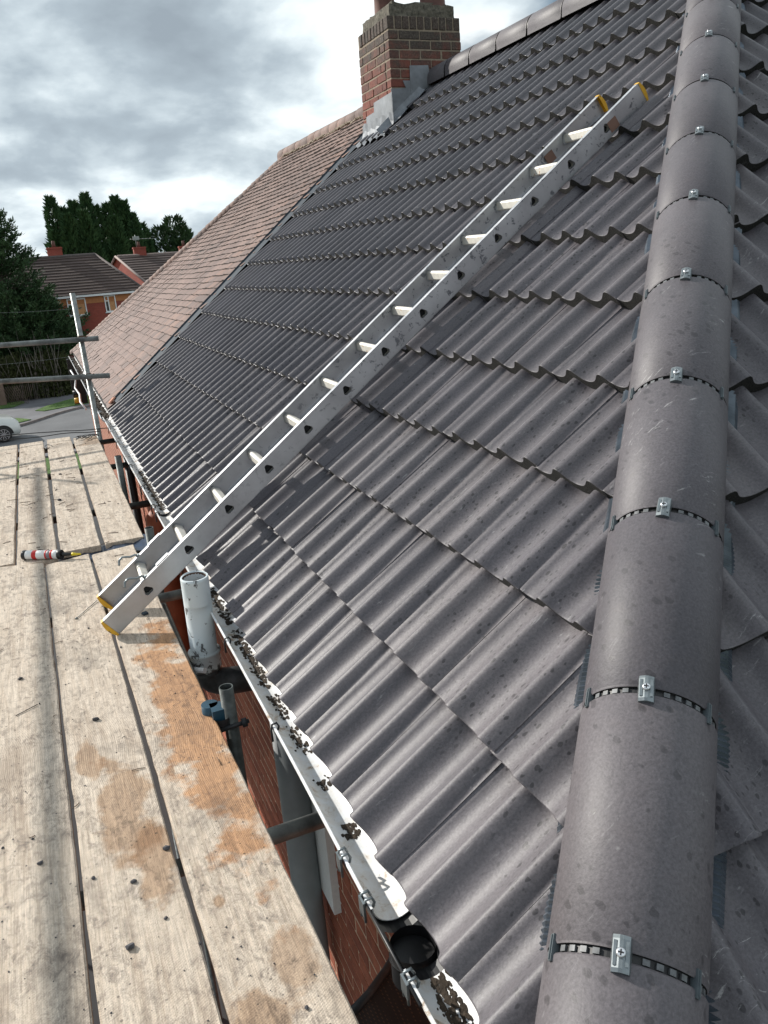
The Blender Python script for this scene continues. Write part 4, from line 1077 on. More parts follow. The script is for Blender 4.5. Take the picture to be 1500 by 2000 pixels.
for y0, s_ in ((YN, 1), (YF_, -1)):
    for x0, e_ in ((0, 1), (LL, -1)):
        mb = MB(); ya, yb = sorted((y0-s_*.002, y0+s_*.026))
        n = 8; pr_ = []
        for i in range(n+1):
            zz_ = RD*i/n; bulge = .010*math.sin(math.pi*i/n)
            pr_.append((zz_, bulge))
        for i in range(n):
            (z0, b0), (z1, b1) = pr_[i], pr_[i+1]
            xa0, xa1 = x0-e_*b0, x0-e_*b1; xi = x0+e_*.010
            mb.face([(xa0, ya, z0), (xa0, yb, z0), (xa1, yb, z1), (xa1, ya, z1)], 0, True)
            for y in (ya, yb): mb.face([(xa0, y, z0), (xi, y, z0), (xi, y, z1), (xa1, y, z1)])
        mb.face([(x0, ya, RD+.001), (x0, yb, RD+.001), (x0+e_*.012, yb, RD+.001), (x0+e_*.012, ya, RD+.001)])
        mb.obj('end_cap', M['yellow'], la, LB)
# S hooks and steps on the top flange
for y0 in (YN+.02, YF_-.012):
    mb = MB()
    mb.tube([(.262, y0, RD+.002), (.256, y0, RD+.014), (.236, y0+.004, RD+.020), (.222, y0+.006, RD+.034), (.21, y0+.006, RD+.046), (.19, y0+.002, RD+.046), (.178, y0, RD+.034), (.172, y0-.002, RD+.032)], .0052, 8)
    mb.tube([(.262, y0, RD), (.262, y0, RD+.006)], .010, 8)
    mb.obj('hook', M['steelclip'], la, LB)
    mb = MB(); mb.box((.33, y0-.012, RD+.0005), (.40, y0+.012, RD+.004)); mb.obj('rivet_plate', M['alu'], la, LB)
for x0, y0, s_ in ((3.165, YN, -1), (3.0, YF_-.0035, -1)):
    mb = MB(); mb.box((x0, y0+s_*.0012, .012), (x0+.055, y0+s_*.0004, .062)); mb.obj('sticker', M['brownpatch'], la, LB)

# ------------------------------------------------------------------ sealant tube on the boards
cg = emp('sealant_tube', 'white and red sealant cartridge with black ends and yellow nozzle tip on the boards', 'sealant tube', (-0.7084, 4.576, BT))
pa = Vector((-0.8072, 4.6332, BT+.0265)); pb = Vector((-0.6023, 4.5084, BT+.0265)); dv = (pb-pa).normalized(); Lc_ = .235
def seg(a, b_, r, m_, nm, n=24):
    mb = MB(); mb.tube([pa+dv*a, pa+dv*(a+.001), pa+dv*(b_-.001), pa+dv*b_], [r*.97, r, r, r*.97], n); return mb.obj(nm, m_, cg)
seg(0, .022, .0262, M['black'], 'base_cap')
for a, b_, mm_ in ((.022, .062, M['labelwhite']), (.062, .088, M['red']), (.088, .140, M['labelwhite']), (.140, .150, M['red']), (.150, .170, M['labelgrey']), (.170, .184, M['red']), (.184, .212, M['labelwhite'])): seg(a, b_, .0252, mm_, 'label_band')
seg(.212, .234, .0262, M['black'], 'collar')
mb = MB()
for k in range(7):                                  # blurred print lines: illegible small type
    for j in range(3):
        a = R(60+18*j); c_ = pa+dv*(.093+.0065*k); sd2 = dv.cross(Vector((0, 0, 1))).normalized()
        up2 = Vector((0, 0, 1)); rr = .02545; p_ = c_ + (sd2*math.cos(a)+up2*math.sin(a))*rr; tdir = (-sd2*math.sin(a)+up2*math.cos(a))
        if random.random() < .8: mb.face([p_-tdir*.0022, p_+dv*.004-tdir*.0022, p_+dv*.004+tdir*.0022, p_+tdir*.0022])
mb.obj('print_lines', M['labelgrey'], cg)
mb = MB(); mb.tube([pa+dv*.234, pa+dv*.240, pa+dv*.300], [.012, .010, .0065], 14); mb.obj('nozzle', M['black'], cg)
mb = MB(); mb.tube([pa+dv*.294, pa+dv*.302, pa+dv*.345], [.0098, .0085, .0045], 14); mb.obj('nozzle_tip', simple('bright_yellow', (.80, .62, .02), .45), cg)

# ------------------------------------------------------------------ small things on the boards
def skip(x, y): return False
mb = MB()
for i in range(1500):
    y = random.uniform(.9, 7.8); x = random.uniform(-1.05, -.19)
    if noise.noise((x*3, y*1.3, 5)) < random.uniform(-.35, .25): continue
    r = random.choice((.0012, .0016, .002, .0026)) if random.random() < .95 else .005
    mb.ico((x, y, BT+r*.5), r, 0, (1, 1, .6), .35)
for px_, py_, r in ((-0.75, 1.976, 0.008), (-0.6252, 1.8512, 0.006), (-0.5316, 1.7888, 0.007), (-0.438, 1.872, 0.009), (-0.5628, 1.5808, 0.010), (-0.6356, 1.3208, 0.008), (-0.5004, 1.2168, 0.006), (-0.8124, 3.12, 0.009), (-0.5628, 2.652, 0.010), (-0.3548, 3.7648, 0.007), (-0.5836, 5.824, 0.012), (-0.5524, 6.656, 0.010)):
    mb.ico((px_, py_, BT+r*.5), r, 0, (1.2, 1, .7), .35)
tag(mb.obj('grit', M['stone']), 'scattered dark grit and mortar crumbs on the scaffold boards', 'grit', kind='stuff')
mb = MB()
for i in range(75):
    y = 1.3+6.8*random.random()**.7; x = random.uniform(-1.0, -.22); a = random.gauss(.2, .7); l = random.uniform(.004, .022)*(1 if y < 4 else 1.8)
    dx, dy = math.cos(a)*l, math.sin(a)*l
    mb.tube([(x-dx, y-dy, BT+.003), (x, y+random.uniform(-.004, .004), BT+.004), (x+dx, y+dy, BT+.003)], .0012 if y < 4 else .002, 4)
tag(mb.obj('splinters', M['stick']), 'thin dark wood splinters and twigs strewn over the scaffold boards', 'splinters', kind='stuff')
mb = MB(); mb.box((-.013, -.012, 0), (.013, .012, .012)); tag(link('slate_chip', bevel(mb.data('slate_chip', [M['strip']]), .003), None, Matrix.Translation((-0.2924, 3.4788, BT)) @ Matrix.Rotation(.3, 4, 'Z')), 'small square dark chip lying on the board beside the ladder foot', 'chip')
mb = MB(); mb.tube([(-0.5784, 3.6088, BT+.003), (-0.4796, 3.7648, BT+.005)], .0018, 6); mb.tube([(-0.5836, 3.6005, BT+.003), (-0.5784, 3.6088, BT+.003)], .005, 8)
tag(mb.obj('nail', M['steelclip']), 'long nail lying on the pale board left of the ladder feet', 'nail')
mb = MB(); mb.tube([(-0.8228, 2.8288, BT+.003), (-0.75, 2.8704, BT+.004)], .0015, 6); mb.tube([(-0.7448, 2.8735, BT+.003), (-0.7427, 2.8746, BT+.003)], .004, 8)
tag(mb.obj('nail', M['blackmetal']), 'dark rusty nail lying on the furthest left near board', 'nail')
# yellow strap end hanging over at the left
mb = MB()
for i in range(8):
    y0, y1 = 3.25+i*.11, 3.25+(i+1)*.11; zz0, zz1 = BT+.012+.02*math.sin(i*.5), BT+.012+.02*math.sin((i+1)*.5)
    mb.face([(-.985, y0, zz0-.012), (-.948+.006*math.sin(i), y0, zz0-.008), (-.948+.006*math.sin(i+1), y1, zz1-.008), (-.985, y1, zz1-.012)], 0, True)
tag(mb.obj('strap', simple('yellow_webbing', (.50, .42, .08), .8)), 'yellow webbing strap along the left edge of the near boards', 'strap')
# cables over the far board ends
rnd = random.Random(3)
def wob(a, b_, n, amp):
    out = []
    for i in range(n+1):
        f = i/n; p_ = Vector(a).lerp(Vector(b_), f); p_ += Vector((0, rnd.uniform(-amp, amp), rnd.uniform(-amp, amp)*.6)); out.append(p_)
    return out
cbl = emp('cable', 'black wires stretched across the far ends of the scaffold boards to the wall', 'cable', (-0.5004, 8.216, BT))
mb = MB(); mb.tube(wob((-2.4764, 8.2472, 0.0518), (0.134, 8.216, -0.125), 22, .008), .0045, 6); mb.obj('wire', M['black'], cbl)
mb = MB(); mb.tube(wob((-2.4764, 8.216, -0.0106), (-0.1364, 8.1744, -0.1198), 20, .010), .0045, 6); mb.obj('wire', M['black'], cbl)
mb = MB()
for k in range(5):
    mb.tube([(-.365+.2*f+.01*math.sin(k), 8.0+.02*k+.03*math.sin(9*f+k), BT+.012+.022*abs(math.sin(5*f+k))) for f in [i/14 for i in range(15)]], .0035, 5)
mb.obj('wire_tangle', M['black'], cbl)
mb = MB(); mb.tube([(-.62+.03*math.cos(i*.5), 7.9+.10*math.sin(i*.5), BT+.006) for i in range(11)], .003, 5); mb.obj('wire_loop', M['black'], cbl)

# ------------------------------------------------------------------ background houses
def backbrick(name, a, bcol, sc_=1):
    mm, t, b = mat(name, .9)
    bk = NN(t, 'ShaderNodeTexBrick'); t.links.new(pos(t, (1, 1, 1), (R(90), 0, 0)), bk.inputs['Vector'])
    bk.inputs['Scale'].default_value = 4.4; bk.inputs['Mortar Size'].default_value = .02
    bk.inputs['Color1'].default_value = (*a, 1); bk.inputs['Color2'].default_value = (*bcol, 1); bk.inputs['Mortar'].default_value = (.22, .12, .09, 1)
    t.links.new(mixc(t, 1.0, bk.outputs[0], ramp(t, noiset(t, pos(t), .5, 4, .6), [(.3, .8), (.7, 1.15)]), 'MULTIPLY'), b.inputs['Base Color']); return mm
M['bgbrick'] = backbrick('far_red_brick', (.34, .065, .043), (.28, .05, .035))
M['bgroof'] = simple('far_dark_tile', (.075, .052, .045), .85, var=.25, sc=.7)
M['band'] = simple('orange_brick_band', (.46, .19, .08), .9, var=.12)
HA = emp('brick_house', 'red brick house across the road with dark brown hipped roof and white windows', 'house', (2, 57.5, GROUND))
yA, eA, rA = 57.5, .30, 2.84
mb = MB(); mb.box((-7.5, yA, GROUND), (6.15, yA+8, .16)); mb.obj('wall', M['bgbrick'], HA)
mb = MB(); mb.box((-7.5, yA-.03, -.27), (6.17, yA-.001, .14)); mb.obj('brick_band', M['band'], HA)
mb = MB(); mb.box((-7.8, yA-.35, .17), (6.4, yA-.25, .32)); mb.obj('fascia', M['white'], HA)
mb = MB(); mb.box((-7.8, yA-.25, .165), (6.35, yA+8.2, .20)); mb.obj('soffit', M['white'], HA)
# stepped roof courses on the near slope
L0 = (Vector((-7.9, yA-.36, eA)), Vector((6.42, yA-.36, eA))); L1 = (Vector((-7.0, yA+4, rA)), Vector((4.0, yA+4, rA)))
for i in range(14):
    f0, f1 = i/14, (i+1)/14
    a, b_ = L0[0].lerp(L1[0], f0), L0[1].lerp(L1[1], f0); c_, d_ = L0[0].lerp(L1[0], f1), L0[1].lerp(L1[1], f1)
    up_v = Vector((0, -.02, .055)); mb = MB()
    mb.face([a+up_v, b_+up_v, d_, c_]); mb.face([a, b_, b_+up_v, a+up_v]); mb.obj('tile_course', M['bgroof'], HA)
mb = MB(); mb.face([L0[1], (6.42, yA+8.36, eA), (4.0, yA+4, rA)]); mb.face([(-7.9, yA+8.36, eA), (6.42, yA+8.36, eA), (4.0, yA+4, rA), (-7, yA+4, rA)]); mb.face([L0[0], (-7.9, yA+8.36, eA), (-7, yA+4, rA)]); mb.obj('rear_roof', M['bgroof'], HA)
mb = MB(); mb.tube([(-7, yA+4, rA+.02), (4.0, yA+4, rA+.02)], .11, 8); mb.tube([(4.0, yA+4, rA+.03), (6.42, yA-.3, eA+.06)], .09, 8); mb.obj('ridge', simple('far_ridge', (.11, .09, .085), .85), HA)
def window(x0, x1, z0, z1, y, par, mull=.35, drape=True):
    mb = MB(); f = .07
    for bx in ((x0, z0, x1, z0+f), (x0, z1-f, x1, z1), (x0, z0+f, x0+f, z1-f), (x1-f, z0+f, x1, z1-f), (x0+(x1-x0)*mull-.035, z0+f, x0+(x1-x0)*mull+.035, z1-f)):
        mb.box((bx[0], y-.06, bx[1]), (bx[2], y+.02, bx[3]))
    zz_ = z1-(z1-z0)*.32; mb.box((x0+f, y-.055, zz_-.03), (x0+(x1-x0)*mull-.035, y+.02, zz_+.03))
    fr = mb.obj('window', M['white'], par)
    mb = MB(); mb.box((x0+.02, y-.02, z0+.02), (x1-.02, y-.004, z1-.02)); mb.obj('pane', M['glass'], fr)
    if drape:
        mb = MB(); mb.box((x0+(x1-x0)*mull+.04, y-.026, z0+f), (x1-f-.02, y-.021, z1-f-.02)); mb.obj('curtain', M['cream'], fr)
    mb = MB(); mb.box((x0-.06, y-.12, z0-.06), (x1+.06, y-.0, z0-.003)); mb.obj('sill', M['white'], fr)
window(3.80, 4.52, -.92, .13, yA, HA); window(1.45, 2.62, -.98, .10, yA, HA, .3); window(5.55, 6.0, -.45, .12, yA, HA, .5, False)
window(-1.2, .2, -1.0, .1, yA, HA)
# porch gable, lower window, garage
mb = MB(); px0, px1, pz = -.3, 1.15, -2.55
mb.face([(px0, yA-1.2, -2.35), (px1+.1, yA-1.2, -2.35), ((px0+px1)/2-.05, yA-1.2, -1.75)]); mb.box((px0, yA-1.2, -2.42), (px1+.1, yA-.01, -2.35)); mb.obj('porch_gable', M['white'], HA)
mb = MB(); mb.face([((px0+px1)/2-.05, yA-1.3, -1.70), (px1+.25, yA-1.3, -2.40), (px1+.25, yA-.01, -2.40), ((px0+px1)/2-.05, yA-.01, -1.70)]); mb.face([(px0-.15, yA-1.3, -2.40), ((px0+px1)/2-.05, yA-1.3, -1.70), ((px0+px1)/2-.05, yA-.01, -1.70), (px0-.15, yA-.01, -2.40)]); mb.obj('porch_roof', M['band'], HA)
window(1.25, 1.75, -3.1, -2.6, yA, HA, .5, False)
mb = MB(); mb.box((.55, yA-1.0, -3.72), (2.6, yA-.01, -3.62)); mb.obj('garage_lintel', M['white'], HA)
mb = MB(); mb.box((.55, yA-.16, GROUND+.1), (2.4, yA-.01, -3.73)); mb.obj('garage_opening', M['darkhole'], HA)
def stack(x, y, z0, z1, w_, par, npots=1):
    mb = MB(); mb.box((x-w_/2, y-w_*.35, z0), (x+w_/2, y+w_*.35, z1)); mb.box((x-w_/2-.04, y-w_*.35-.04, z1-.12), (x+w_/2+.04, y+w_*.35+.04, z1-.02)); c_ = mb.obj('chimney', M['bgbrick'], par)
    for k in range(npots):
        mb = MB(); xx = x+(k-(npots-1)/2)*.35; mb.tube([(xx, y, z1-.02), (xx, y, z1+.42)], [.13, .10], 10); mb.obj('pot', M['pot'], c_)
stack(1.45, yA+4.3, 2.6, 3.50, .95, HA)
HB = emp('brick_house', 'further red brick house with gable wall and dark tiled roof beyond the hipped house', 'house', (8, 70, GROUND))
gL, gR, gA = Vector((4.9, 74.0, .2)), Vector((8.1, 64.0, .2)), Vector((6.28, 69.6, 2.80)); rdn = Vector((.955, .30, 0))
mb = MB(); f = lambda v, z: (v.x, v.y, z)
mb.face([f(gL, GROUND), f(gR, GROUND), gR, gA, gL]); mb.obj('gable_wall', M['bgbrick'], HB)
mb = MB(); gR2 = gR+rdn*13; mb.face([f(gR, GROUND), f(gR2, GROUND), gR2, gR]); mb.obj('wall', M['bgbrick'], HB)
for i in range(14):
    f0, f1 = i/14, (i+1)/14; a = gR.lerp(gA, f0)-rdn*.15; c_ = gR.lerp(gA, f1)-rdn*.15; mb = MB(); u_ = Vector((0, -.02, .055))
    mb.face([a+u_, a+rdn*13+u_, c_+rdn*13, c_]); mb.face([a, a+rdn*13, a+rdn*13+u_, a+u_]); mb.obj('tile_course', M['bgroof'], HB)
mb = MB(); mb.face([gL-rdn*.15, gA-rdn*.15, gA+rdn*13, gL+rdn*13]); mb.obj('rear_roof', M['bgroof'], HB)
mb = MB(); mb.tube([gA-rdn*.18, gR-rdn*.18], .09, 6); mb.tube([gA-rdn*.18, gL-rdn*.18], .09, 6); mb.tube([gA, gA+rdn*13], .1, 6); mb.obj('verge', simple('pale_verge', (.28, .22, .20), .8), HB)
stack(8.15, 70.4, 2.4, 3.42, .95, HB); stack(11.9, 71.4, 2.4, 3.30, .8, HB)
ae = emp('tv_aerial', 'thin metal television aerial standing on the middle distant chimney', 'aerial', (7.9, 70.3, 3.4))
mb = MB(); mb.tube([(7.95, 70.2, 3.4), (7.95, 70.2, 4.35)], .03, 6); mb.obj('mast', M['galv'], ae)
mb = MB(); mb.tube([(7.5, 70.2, 4.05), (9.6, 70.2, 4.0)], .018, 5)
for k in range(6): mb.tube([(7.6+.3*k, 69.9, 4.04), (7.6+.3*k, 70.5, 4.04)], .014, 4)
mb.box((7.75, 70.15, 3.95), (8.25, 70.25, 4.25)); mb.obj('antenna', M['galv'], ae)

# ------------------------------------------------------------------ vegetation
def leafmat(name, a, bcol, rough=.7):
    mm, t, b = mat(name, rough, spec=.25)
    t.links.new(ramp(t, noiset(t, pos(t), .9, 5, .7), [(.3, a), (.7, bcol)]), b.inputs['Base Color']); return mm
M['con'] = leafmat('conifer_foliage', (.026, .066, .028), (.07, .135, .048))
M['con2'] = leafmat('dark_pine_foliage', (.024, .054, .026), (.062, .11, .04))
M['oli'] = leafmat('olive_foliage', (.035, .045, .018), (.075, .085, .03))
M['bark'] = simple('bark', (.06, .045, .035), .95, var=.4, sc=6)
M['lt'] = leafmat('yellow_green_shrub', (.03, .06, .015), (.07, .115, .03))  # yellow-green leaf colour
def plume(mb, base, h, rad, n, rnd, leaf=.22, lean=(0, 0), shape=1.0):
    """one conical leader covered with upswept sprays"""
    bx, by, bz = base
    for i in range(n):
        f = rnd.random()**.85; zz_ = bz+h*f
        a = rnd.uniform(0, 2*math.pi)
        r = rad*((1-f)**shape)*(.45+.55*rnd.random()**.5)*(1+.75*noise.noise((bx+math.cos(a)*1.4, f*h*.75, by+math.sin(a)*1.4)))+.12
        x = bx+lean[0]*f*h+r*math.cos(a); y = by+lean[1]*f*h+r*math.sin(a)
        out = Vector((math.cos(a), math.sin(a), rnd.uniform(.5, 1.6))).normalized()
        l = leaf*rnd.uniform(.5, 1.5); sd2 = out.orthogonal().normalized(); sd2.rotate(Matrix.Rotation(rnd.uniform(0, 6.28), 3, out))
        p_ = Vector((x, y, zz_)); w_ = l*.28
        mb.face([p_-sd2*w_, p_+sd2*w_, p_+out*l+sd2*w_*.15]); 
def tree(name, label, cat, base, leaders, nleaf, m_, leaf=.22, shape=.8, group=None, trunk=.25, seed=1):
    rnd = random.Random(seed); e = emp(name, label, cat, base, group)
    mb = MB()
    tot = sum(l[3]*l[4] for l in leaders)
    for dx, dy, dz, h, r in leaders: plume(mb, (base[0]+dx, base[1]+dy, base[2]+dz), h, r, int(nleaf*h*r/tot), rnd, leaf, (rnd.uniform(-.03, .03), 0), shape)
    mb.obj('crown', m_, e)
    mb = MB(); hh = max(l[2]+l[3] for l in leaders)*.8
    mb.tube([base, (base[0], base[1], base[2]+hh*.5), (base[0]+.1, base[1], base[2]+hh)], [trunk, trunk*.7, .04], 8)
    for l in leaders: mb.tube([(base[0], base[1], base[2]+hh*.15), (base[0]+l[0]*.8, base[1]+l[1]*.8, base[2]+l[2]+l[3]*.3), (base[0]+l[0], base[1]+l[1], base[2]+l[2]+l[3]*.85)], [trunk*.5, trunk*.3, .02], 6)
    mb.obj('trunk', M['bark'], e); return e
B_ = GROUND
tree('conifer_tree', 'tall dark conifer on the left of the clump behind the hipped house', 'tree', (4.3, 82, B_), [(-1.5, 0, 0, 13.9, 1.5), (-.7, .6, 0, 13.0, 1.5), (.2, .5, 0, 13.5, 1.6), (1.1, 0, 0, 14.1, 1.5), (1.7, .4, 0, 13.0, 1.4), (-.4, -1, 0, 12.3, 2.0), (-1.9, -.6, 0, 11.0, 1.4), (.9, -.9, 0, 12.6, 1.8)], 34000, M['con'], .36, .62, 'conifers behind the far houses', .35, 1)
tree('conifer_tree', 'tall dark conifer on the right of the clump behind the far houses', 'tree', (8.0, 83, B_), [(-1.0, 0, 0, 13.2, 1.5), (-.1, .4, 0, 13.8, 1.4), (.8, 0, 0, 13.4, 1.4), (1.6, 0, 0, 12.2, 1.4), (2.3, -.5, 0, 10.6, 1.2), (-.2, -1, 0, 12.0, 2.0), (1.3, -.9, 0, 11.4, 1.7)], 30000, M['con'], .36, .62, 'conifers behind the far houses', .35, 2)
tree('small_conifer', 'slim pointed conifer between the clump and the round tree', 'tree', (10.5, 84, B_), [(0, 0, 0, 11.4, 1.1), (.4, 0, 0, 10, 1.2)], 5000, M['con'], .34, .5, None, .2, 3)
tree('round_tree', 'rounded broad dark tree behind the right hand distant chimney', 'tree', (13.0, 84, B_), [(-.8, 0, 2, 9.0, 1.5), (.3, 0, 2, 9.9, 1.8), (1.3, 0, 2, 8.9, 1.6), (2.2, 0, 1, 8.4, 1.4), (.8, -1, 1, 8.8, 1.9)], 11000, M['con2'], .34, .28, None, .3, 4)
tree('small_tree', 'small green tree top just showing over the brown tiled roof', 'tree', (17.2, 88, B_), [(0, 0, 1, 9.2, 1.2), (-1, 0, 1, 8.3, 1.2)], 5000, M['oli'], .34, .3, None, .2, 5)
# the big tree at the left: spreading boughs
def bigtree(e, bx, by, top, seed):
    rnd = random.Random(seed); mb = MB(); tb = MB()
    tb.tube([(bx, by, B_), (bx+.1, by, B_+5), (bx-.2, by, top-.5)], [.38, .26, .05], 10)
    for i in range(190):
        f = i/190; zb = B_+2.2+(top-B_-2.3)*f; a = rnd.uniform(0, 6.28); Lb = (3.6*(1-f)**.66+.25)*rnd.uniform(.7, 1.12)
        tip = Vector((bx+math.cos(a)*Lb, by+math.sin(a)*Lb, zb+Lb*rnd.uniform(.10, .5))); st = Vector((bx, by, zb-.2)); mid = st.lerp(tip, .5)+Vector((0, 0, -.10*Lb))
        tb.tube([st, mid, tip], [.05, .03, .01], 4)
        for k in range(int(150*Lb/2.2)+25):
            g = rnd.random()**.6; p_ = (st.lerp(mid, g*2) if g < .5 else mid.lerp(tip, g*2-1)) + Vector((rnd.gauss(0, .17), rnd.gauss(0, .17), rnd.gauss(0, .11)))*(1.2-.5*g)
            out = ((tip-st).normalized()*.8+Vector((rnd.uniform(-.8, .8), rnd.uniform(-.8, .8), rnd.uniform(-.3, .8)))).normalized(); l = rnd.uniform(.10, .26)
            sd2 = out.orthogonal().normalized(); sd2.rotate(Matrix.Rotation(rnd.uniform(0, 6.28), 3, out)); mb.face([p_-sd2*l*.25, p_+sd2*l*.25, p_+out*l])
    mb.obj('crown', M['con2'], e); tb.obj('trunk', M['bark'], e)
bt = emp('pine_tree', 'large dark spreading conifer at the left edge behind the hedge', 'tree', (-2.2, 55.2, B_)); bigtree(bt, -2.1, 55.4, 6.1, 11)
bt2 = emp('pine_tree', 'lower bushy conifer whose green side reaches the hipped house wall', 'tree', (-.85, 55.4, B_)); bigtree(bt2, -.85, 55.4, 1.0, 12)
# shrub with lighter leaves in front
def blob(mb, c_, rx, ry, rz_, n, rnd, leaf):
    for i in range(n):
        v = Vector((rnd.gauss(0, 1), rnd.gauss(0, 1), rnd.gauss(0, 1))).normalized()*rnd.uniform(.45, 1.0)
        v *= 1+.25*noise.noise((v.x*2+c_[0], v.y*2, v.z*2))
        p_ = Vector((c_[0]+v.x*rx, c_[1]+v.y*ry, c_[2]+v.z*rz_)); out = (v+Vector((rnd.uniform(-.6, .6), rnd.uniform(-.6, .6), rnd.uniform(-.2, .9)))).normalized(); l = leaf*rnd.uniform(.5, 1.5)
        sd2 = out.orthogonal().normalized(); sd2.rotate(Matrix.Rotation(rnd.uniform(0, 6.28), 3, out)); mb.face([p_-sd2*l*.35, p_+sd2*l*.35, p_+out*l])
he = emp('hedge', 'tall overgrown dark olive hedge beside the pavement across the road', 'hedge', (-1.5, 52.6, B_))
rnd = random.Random(5); mb = MB()
for x, h in ((-4.6, 2.7), (-3.7, 2.9), (-2.9, 2.8), (-2.1, 2.95), (-1.3, 2.7), (-.6, 2.85), (.0, 2.5)):
    blob(mb, (x, 52.9+rnd.uniform(-.2, .3), B_+h*.45), 1.15, .8, h*.55*rnd.uniform(.85, 1.15), 5200, rnd, .15)
mb.obj('foliage', M['oli'], he)
mb = MB()
for i in range(40):
    x = rnd.uniform(-4.8, .2); mb.tube([(x, 52.5, B_), (x+rnd.uniform(-.3, .3), 52.4, B_+1.6), (x+rnd.uniform(-.5, .5), 52.3, B_+rnd.uniform(2.6, 4.2))], [.03, .02, .008], 4)
mb.obj('stems', simple('dry_stems', (.15, .13, .115), .9), he)
fe = emp('trellis_panel', 'brown fence panel with diamond lattice at the foot of the hedge', 'trellis', (-2.6, 51.0, B_))
mb = MB(); mb.box((-4.2, 51.45, B_+.1), (-3.05, 51.5, B_+1.55)); mb.obj('fence_panel', simple('brown_fence', (.16, .11, .085), .9, var=.2, sc=3), fe)
latm = simple('lattice', (.17, .12, .10), .9)
for sg in (-1, 1):
    for k in range(9):
        x = -2.85+k*.12; mb = MB(); mb.tube([(x, 51.0, B_+.12), (x+sg*.45, 51.0, B_+1.2)], .012, 4); mb.obj('slat', latm, fe)

# ------------------------------------------------------------------ car
car = emp('parked_car', 'white car parked on the road, front wheel and wing showing at the left edge', 'car', (-4.3, 39.3, GROUND))
def carbody():
    prof_ = [(-2.15, .30), (-2.2, .75), (-2.05, 1.0), (-1.35, 1.12), (-.75, 1.52), (.7, 1.55), (1.25, 1.12), (1.85, 1.02), (2.08, .86), (2.14, .55), (2.08, .28)]
    bm = bmesh.new(); rows = []
    for yk, sc2, dz in ((-.86, .975, -.02), (-.80, .995, -.005), (-.3, 1, 0), (.3, 1, 0), (.80, .995, -.005), (.86, .975, -.02)):
        row = []
        for x, z in prof_:
            yy_ = yk*(1 if z < 1.1 else (1-(z-1.1)*.42)); row.append(bm.verts.new((x*sc2, yy_, z+dz)))
        rows.append(row)
    for i in range(5):
        for j in range(len(prof_)-1): bm.faces.new((rows[i][j], rows[i+1][j], rows[i+1][j+1], rows[i][j+1]))
        bm.faces.new((rows[i][-1], rows[i+1][-1], rows[i+1][0], rows[i][0]))
    bm.faces.new(rows[0][::-1]); bm.faces.new(rows[-1])
    bmesh.ops.recalc_face_normals(bm, faces=bm.faces)
    bmesh.ops.bevel(bm, geom=bm.edges[:], offset=.035, segments=3, affect='EDGES')
    me = D.meshes.new('body'); bm.to_mesh(me); bm.free()
    for p_ in me.polygons: p_.use_smooth = True
    return me
CM = Matrix.Translation((-4.35, 40.2, GROUND)) @ Matrix.Rotation(R(10), 4, 'Z')
wh = D.materials.new('white_car_paint'); wh.use_nodes = True; bb = wh.node_tree.nodes['Principled BSDF']; bb.inputs['Base Color'].default_value = (.72, .73, .70, 1); bb.inputs['Roughness'].default_value = .25; bb.inputs['Coat Weight'].default_value = .6
me = carbody(); me.materials.append(wh); link('body', me, car, CM)
rimm = simple('alloy_rim', (.45, .46, .48), .35, .8)
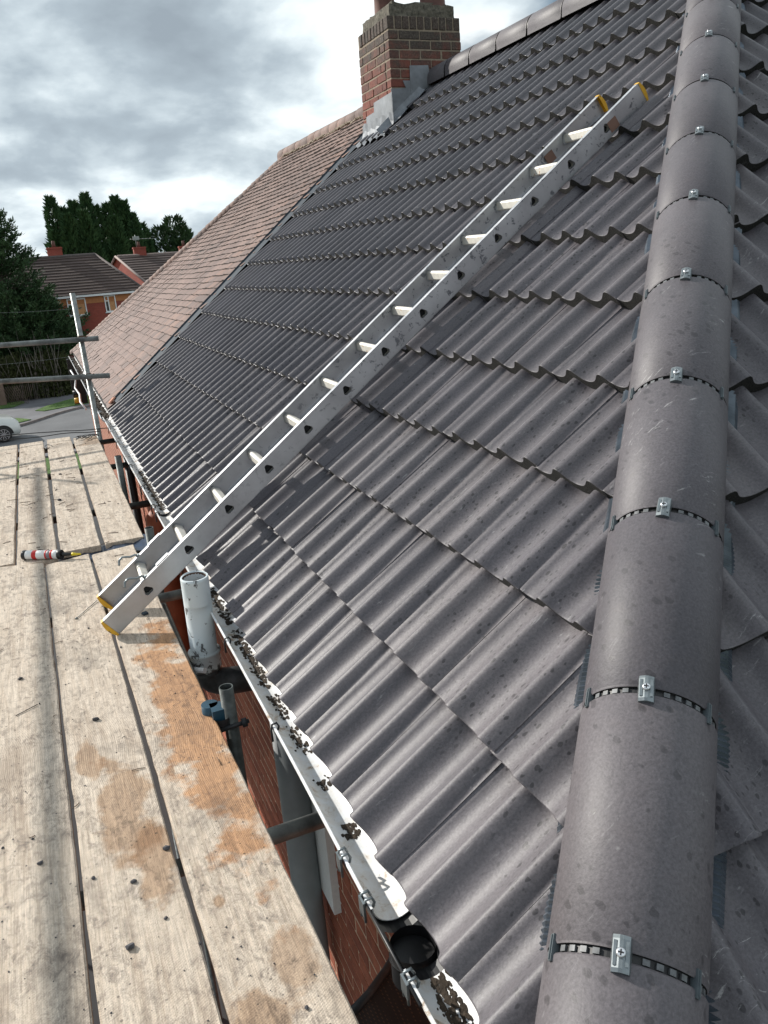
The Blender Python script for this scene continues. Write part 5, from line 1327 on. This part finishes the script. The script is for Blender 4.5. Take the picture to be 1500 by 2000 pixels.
for wx in (-1.3, 1.35):
    for wy, s_ in ((-.80, -1), (.80, 1)):
        mb = MB(); mb.tube([(wx, wy-.11, .34), (wx, wy-.10, .34), (wx, wy+.10, .34), (wx, wy+.11, .34)], [.31, .34, .34, .31], 28); wo_ = mb.obj('wheel', M['black'], car, CM)
        mb = MB(); yk = wy+s_*.112
        mb.tube([(wx, yk, .34), (wx, yk+s_*.006, .34)], .06, 12)
        for k in range(10):
            a = 2*math.pi*k/10; ca, sa = math.cos(a), math.sin(a); pa_, pb_ = (.05, -.016), (.05, .016)
            q = [(.04, -.02), (.235, -.014), (.235, .014), (.04, .02)]
            for dy in (0, s_*.012): mb.face([(wx+u*ca-v_*sa, yk+dy, .34+u*sa+v_*ca) for u, v_ in q])
        for k in range(28):
            a0, a1 = 2*math.pi*k/28, 2*math.pi*(k+1)/28
            mb.face([(wx+.23*math.cos(a0), yk, .34+.23*math.sin(a0)), (wx+.255*math.cos(a0), yk, .34+.255*math.sin(a0)), (wx+.255*math.cos(a1), yk, .34+.255*math.sin(a1)), (wx+.23*math.cos(a1), yk, .34+.23*math.sin(a1))])
        mb.obj('rim', rimm, wo_, CM)
        mb = MB()
        for k in range(20):
            a0, a1 = math.pi*k/20, math.pi*(k+1)/20; y = wy+s_*.071
            mb.face([(wx+.36*math.cos(a0), y, .34+.36*math.sin(a0)), (wx+.43*math.cos(a0), y, .34+.43*math.sin(a0)), (wx+.43*math.cos(a1), y, .34+.43*math.sin(a1)), (wx+.36*math.cos(a1), y, .34+.36*math.sin(a1))])
            mb.face([(wx+.43*math.cos(a0), y, .34+.43*math.sin(a0)), (wx+.43*math.cos(a0), y-s_*.05, .34+.43*math.sin(a0)), (wx+.43*math.cos(a1), y-s_*.05, .34+.43*math.sin(a1)), (wx+.43*math.cos(a1), y, .34+.43*math.sin(a1))])
        mb.face([(wx+.36*math.cos(math.pi*k/20), wy+s_*.066, .34+.36*math.sin(math.pi*k/20)) for k in range(21)])
        mb.obj('wheel_arch', M['black'], car, CM)
for s_ in (-1, 1):
    mb = MB(); mb.face([(-1.15, s_*.835, 1.14), (.95, s_*.835, 1.14), (.55, s_*.72, 1.45), (-.65, s_*.72, 1.45)]); mb.obj('side_window', M['glass'], car, CM)
    mb = MB(); mb.ico((2.0, s_*.62, .78), .13, 0, (.8, 1.2, .7), .05); mb.obj('headlight', M['labelwhite'], car, CM)
# overhead wires from the tree to the house
for z0, z1, lb in ((1.2, .35, 'upper thin overhead wire crossing in front of the dark trees'), (-.7, -1.2, 'lower thin overhead wire crossing in front of the hedge')):
    mb = MB(); mb.tube([(-6+7*f, 30-10*f*0, z0+(z1-z0)*f-.25*math.sin(math.pi*f)) for f in [i/12 for i in range(13)]], .004, 4)
    tag(mb.obj('overhead_wire', M['galv']), lb, 'wire')
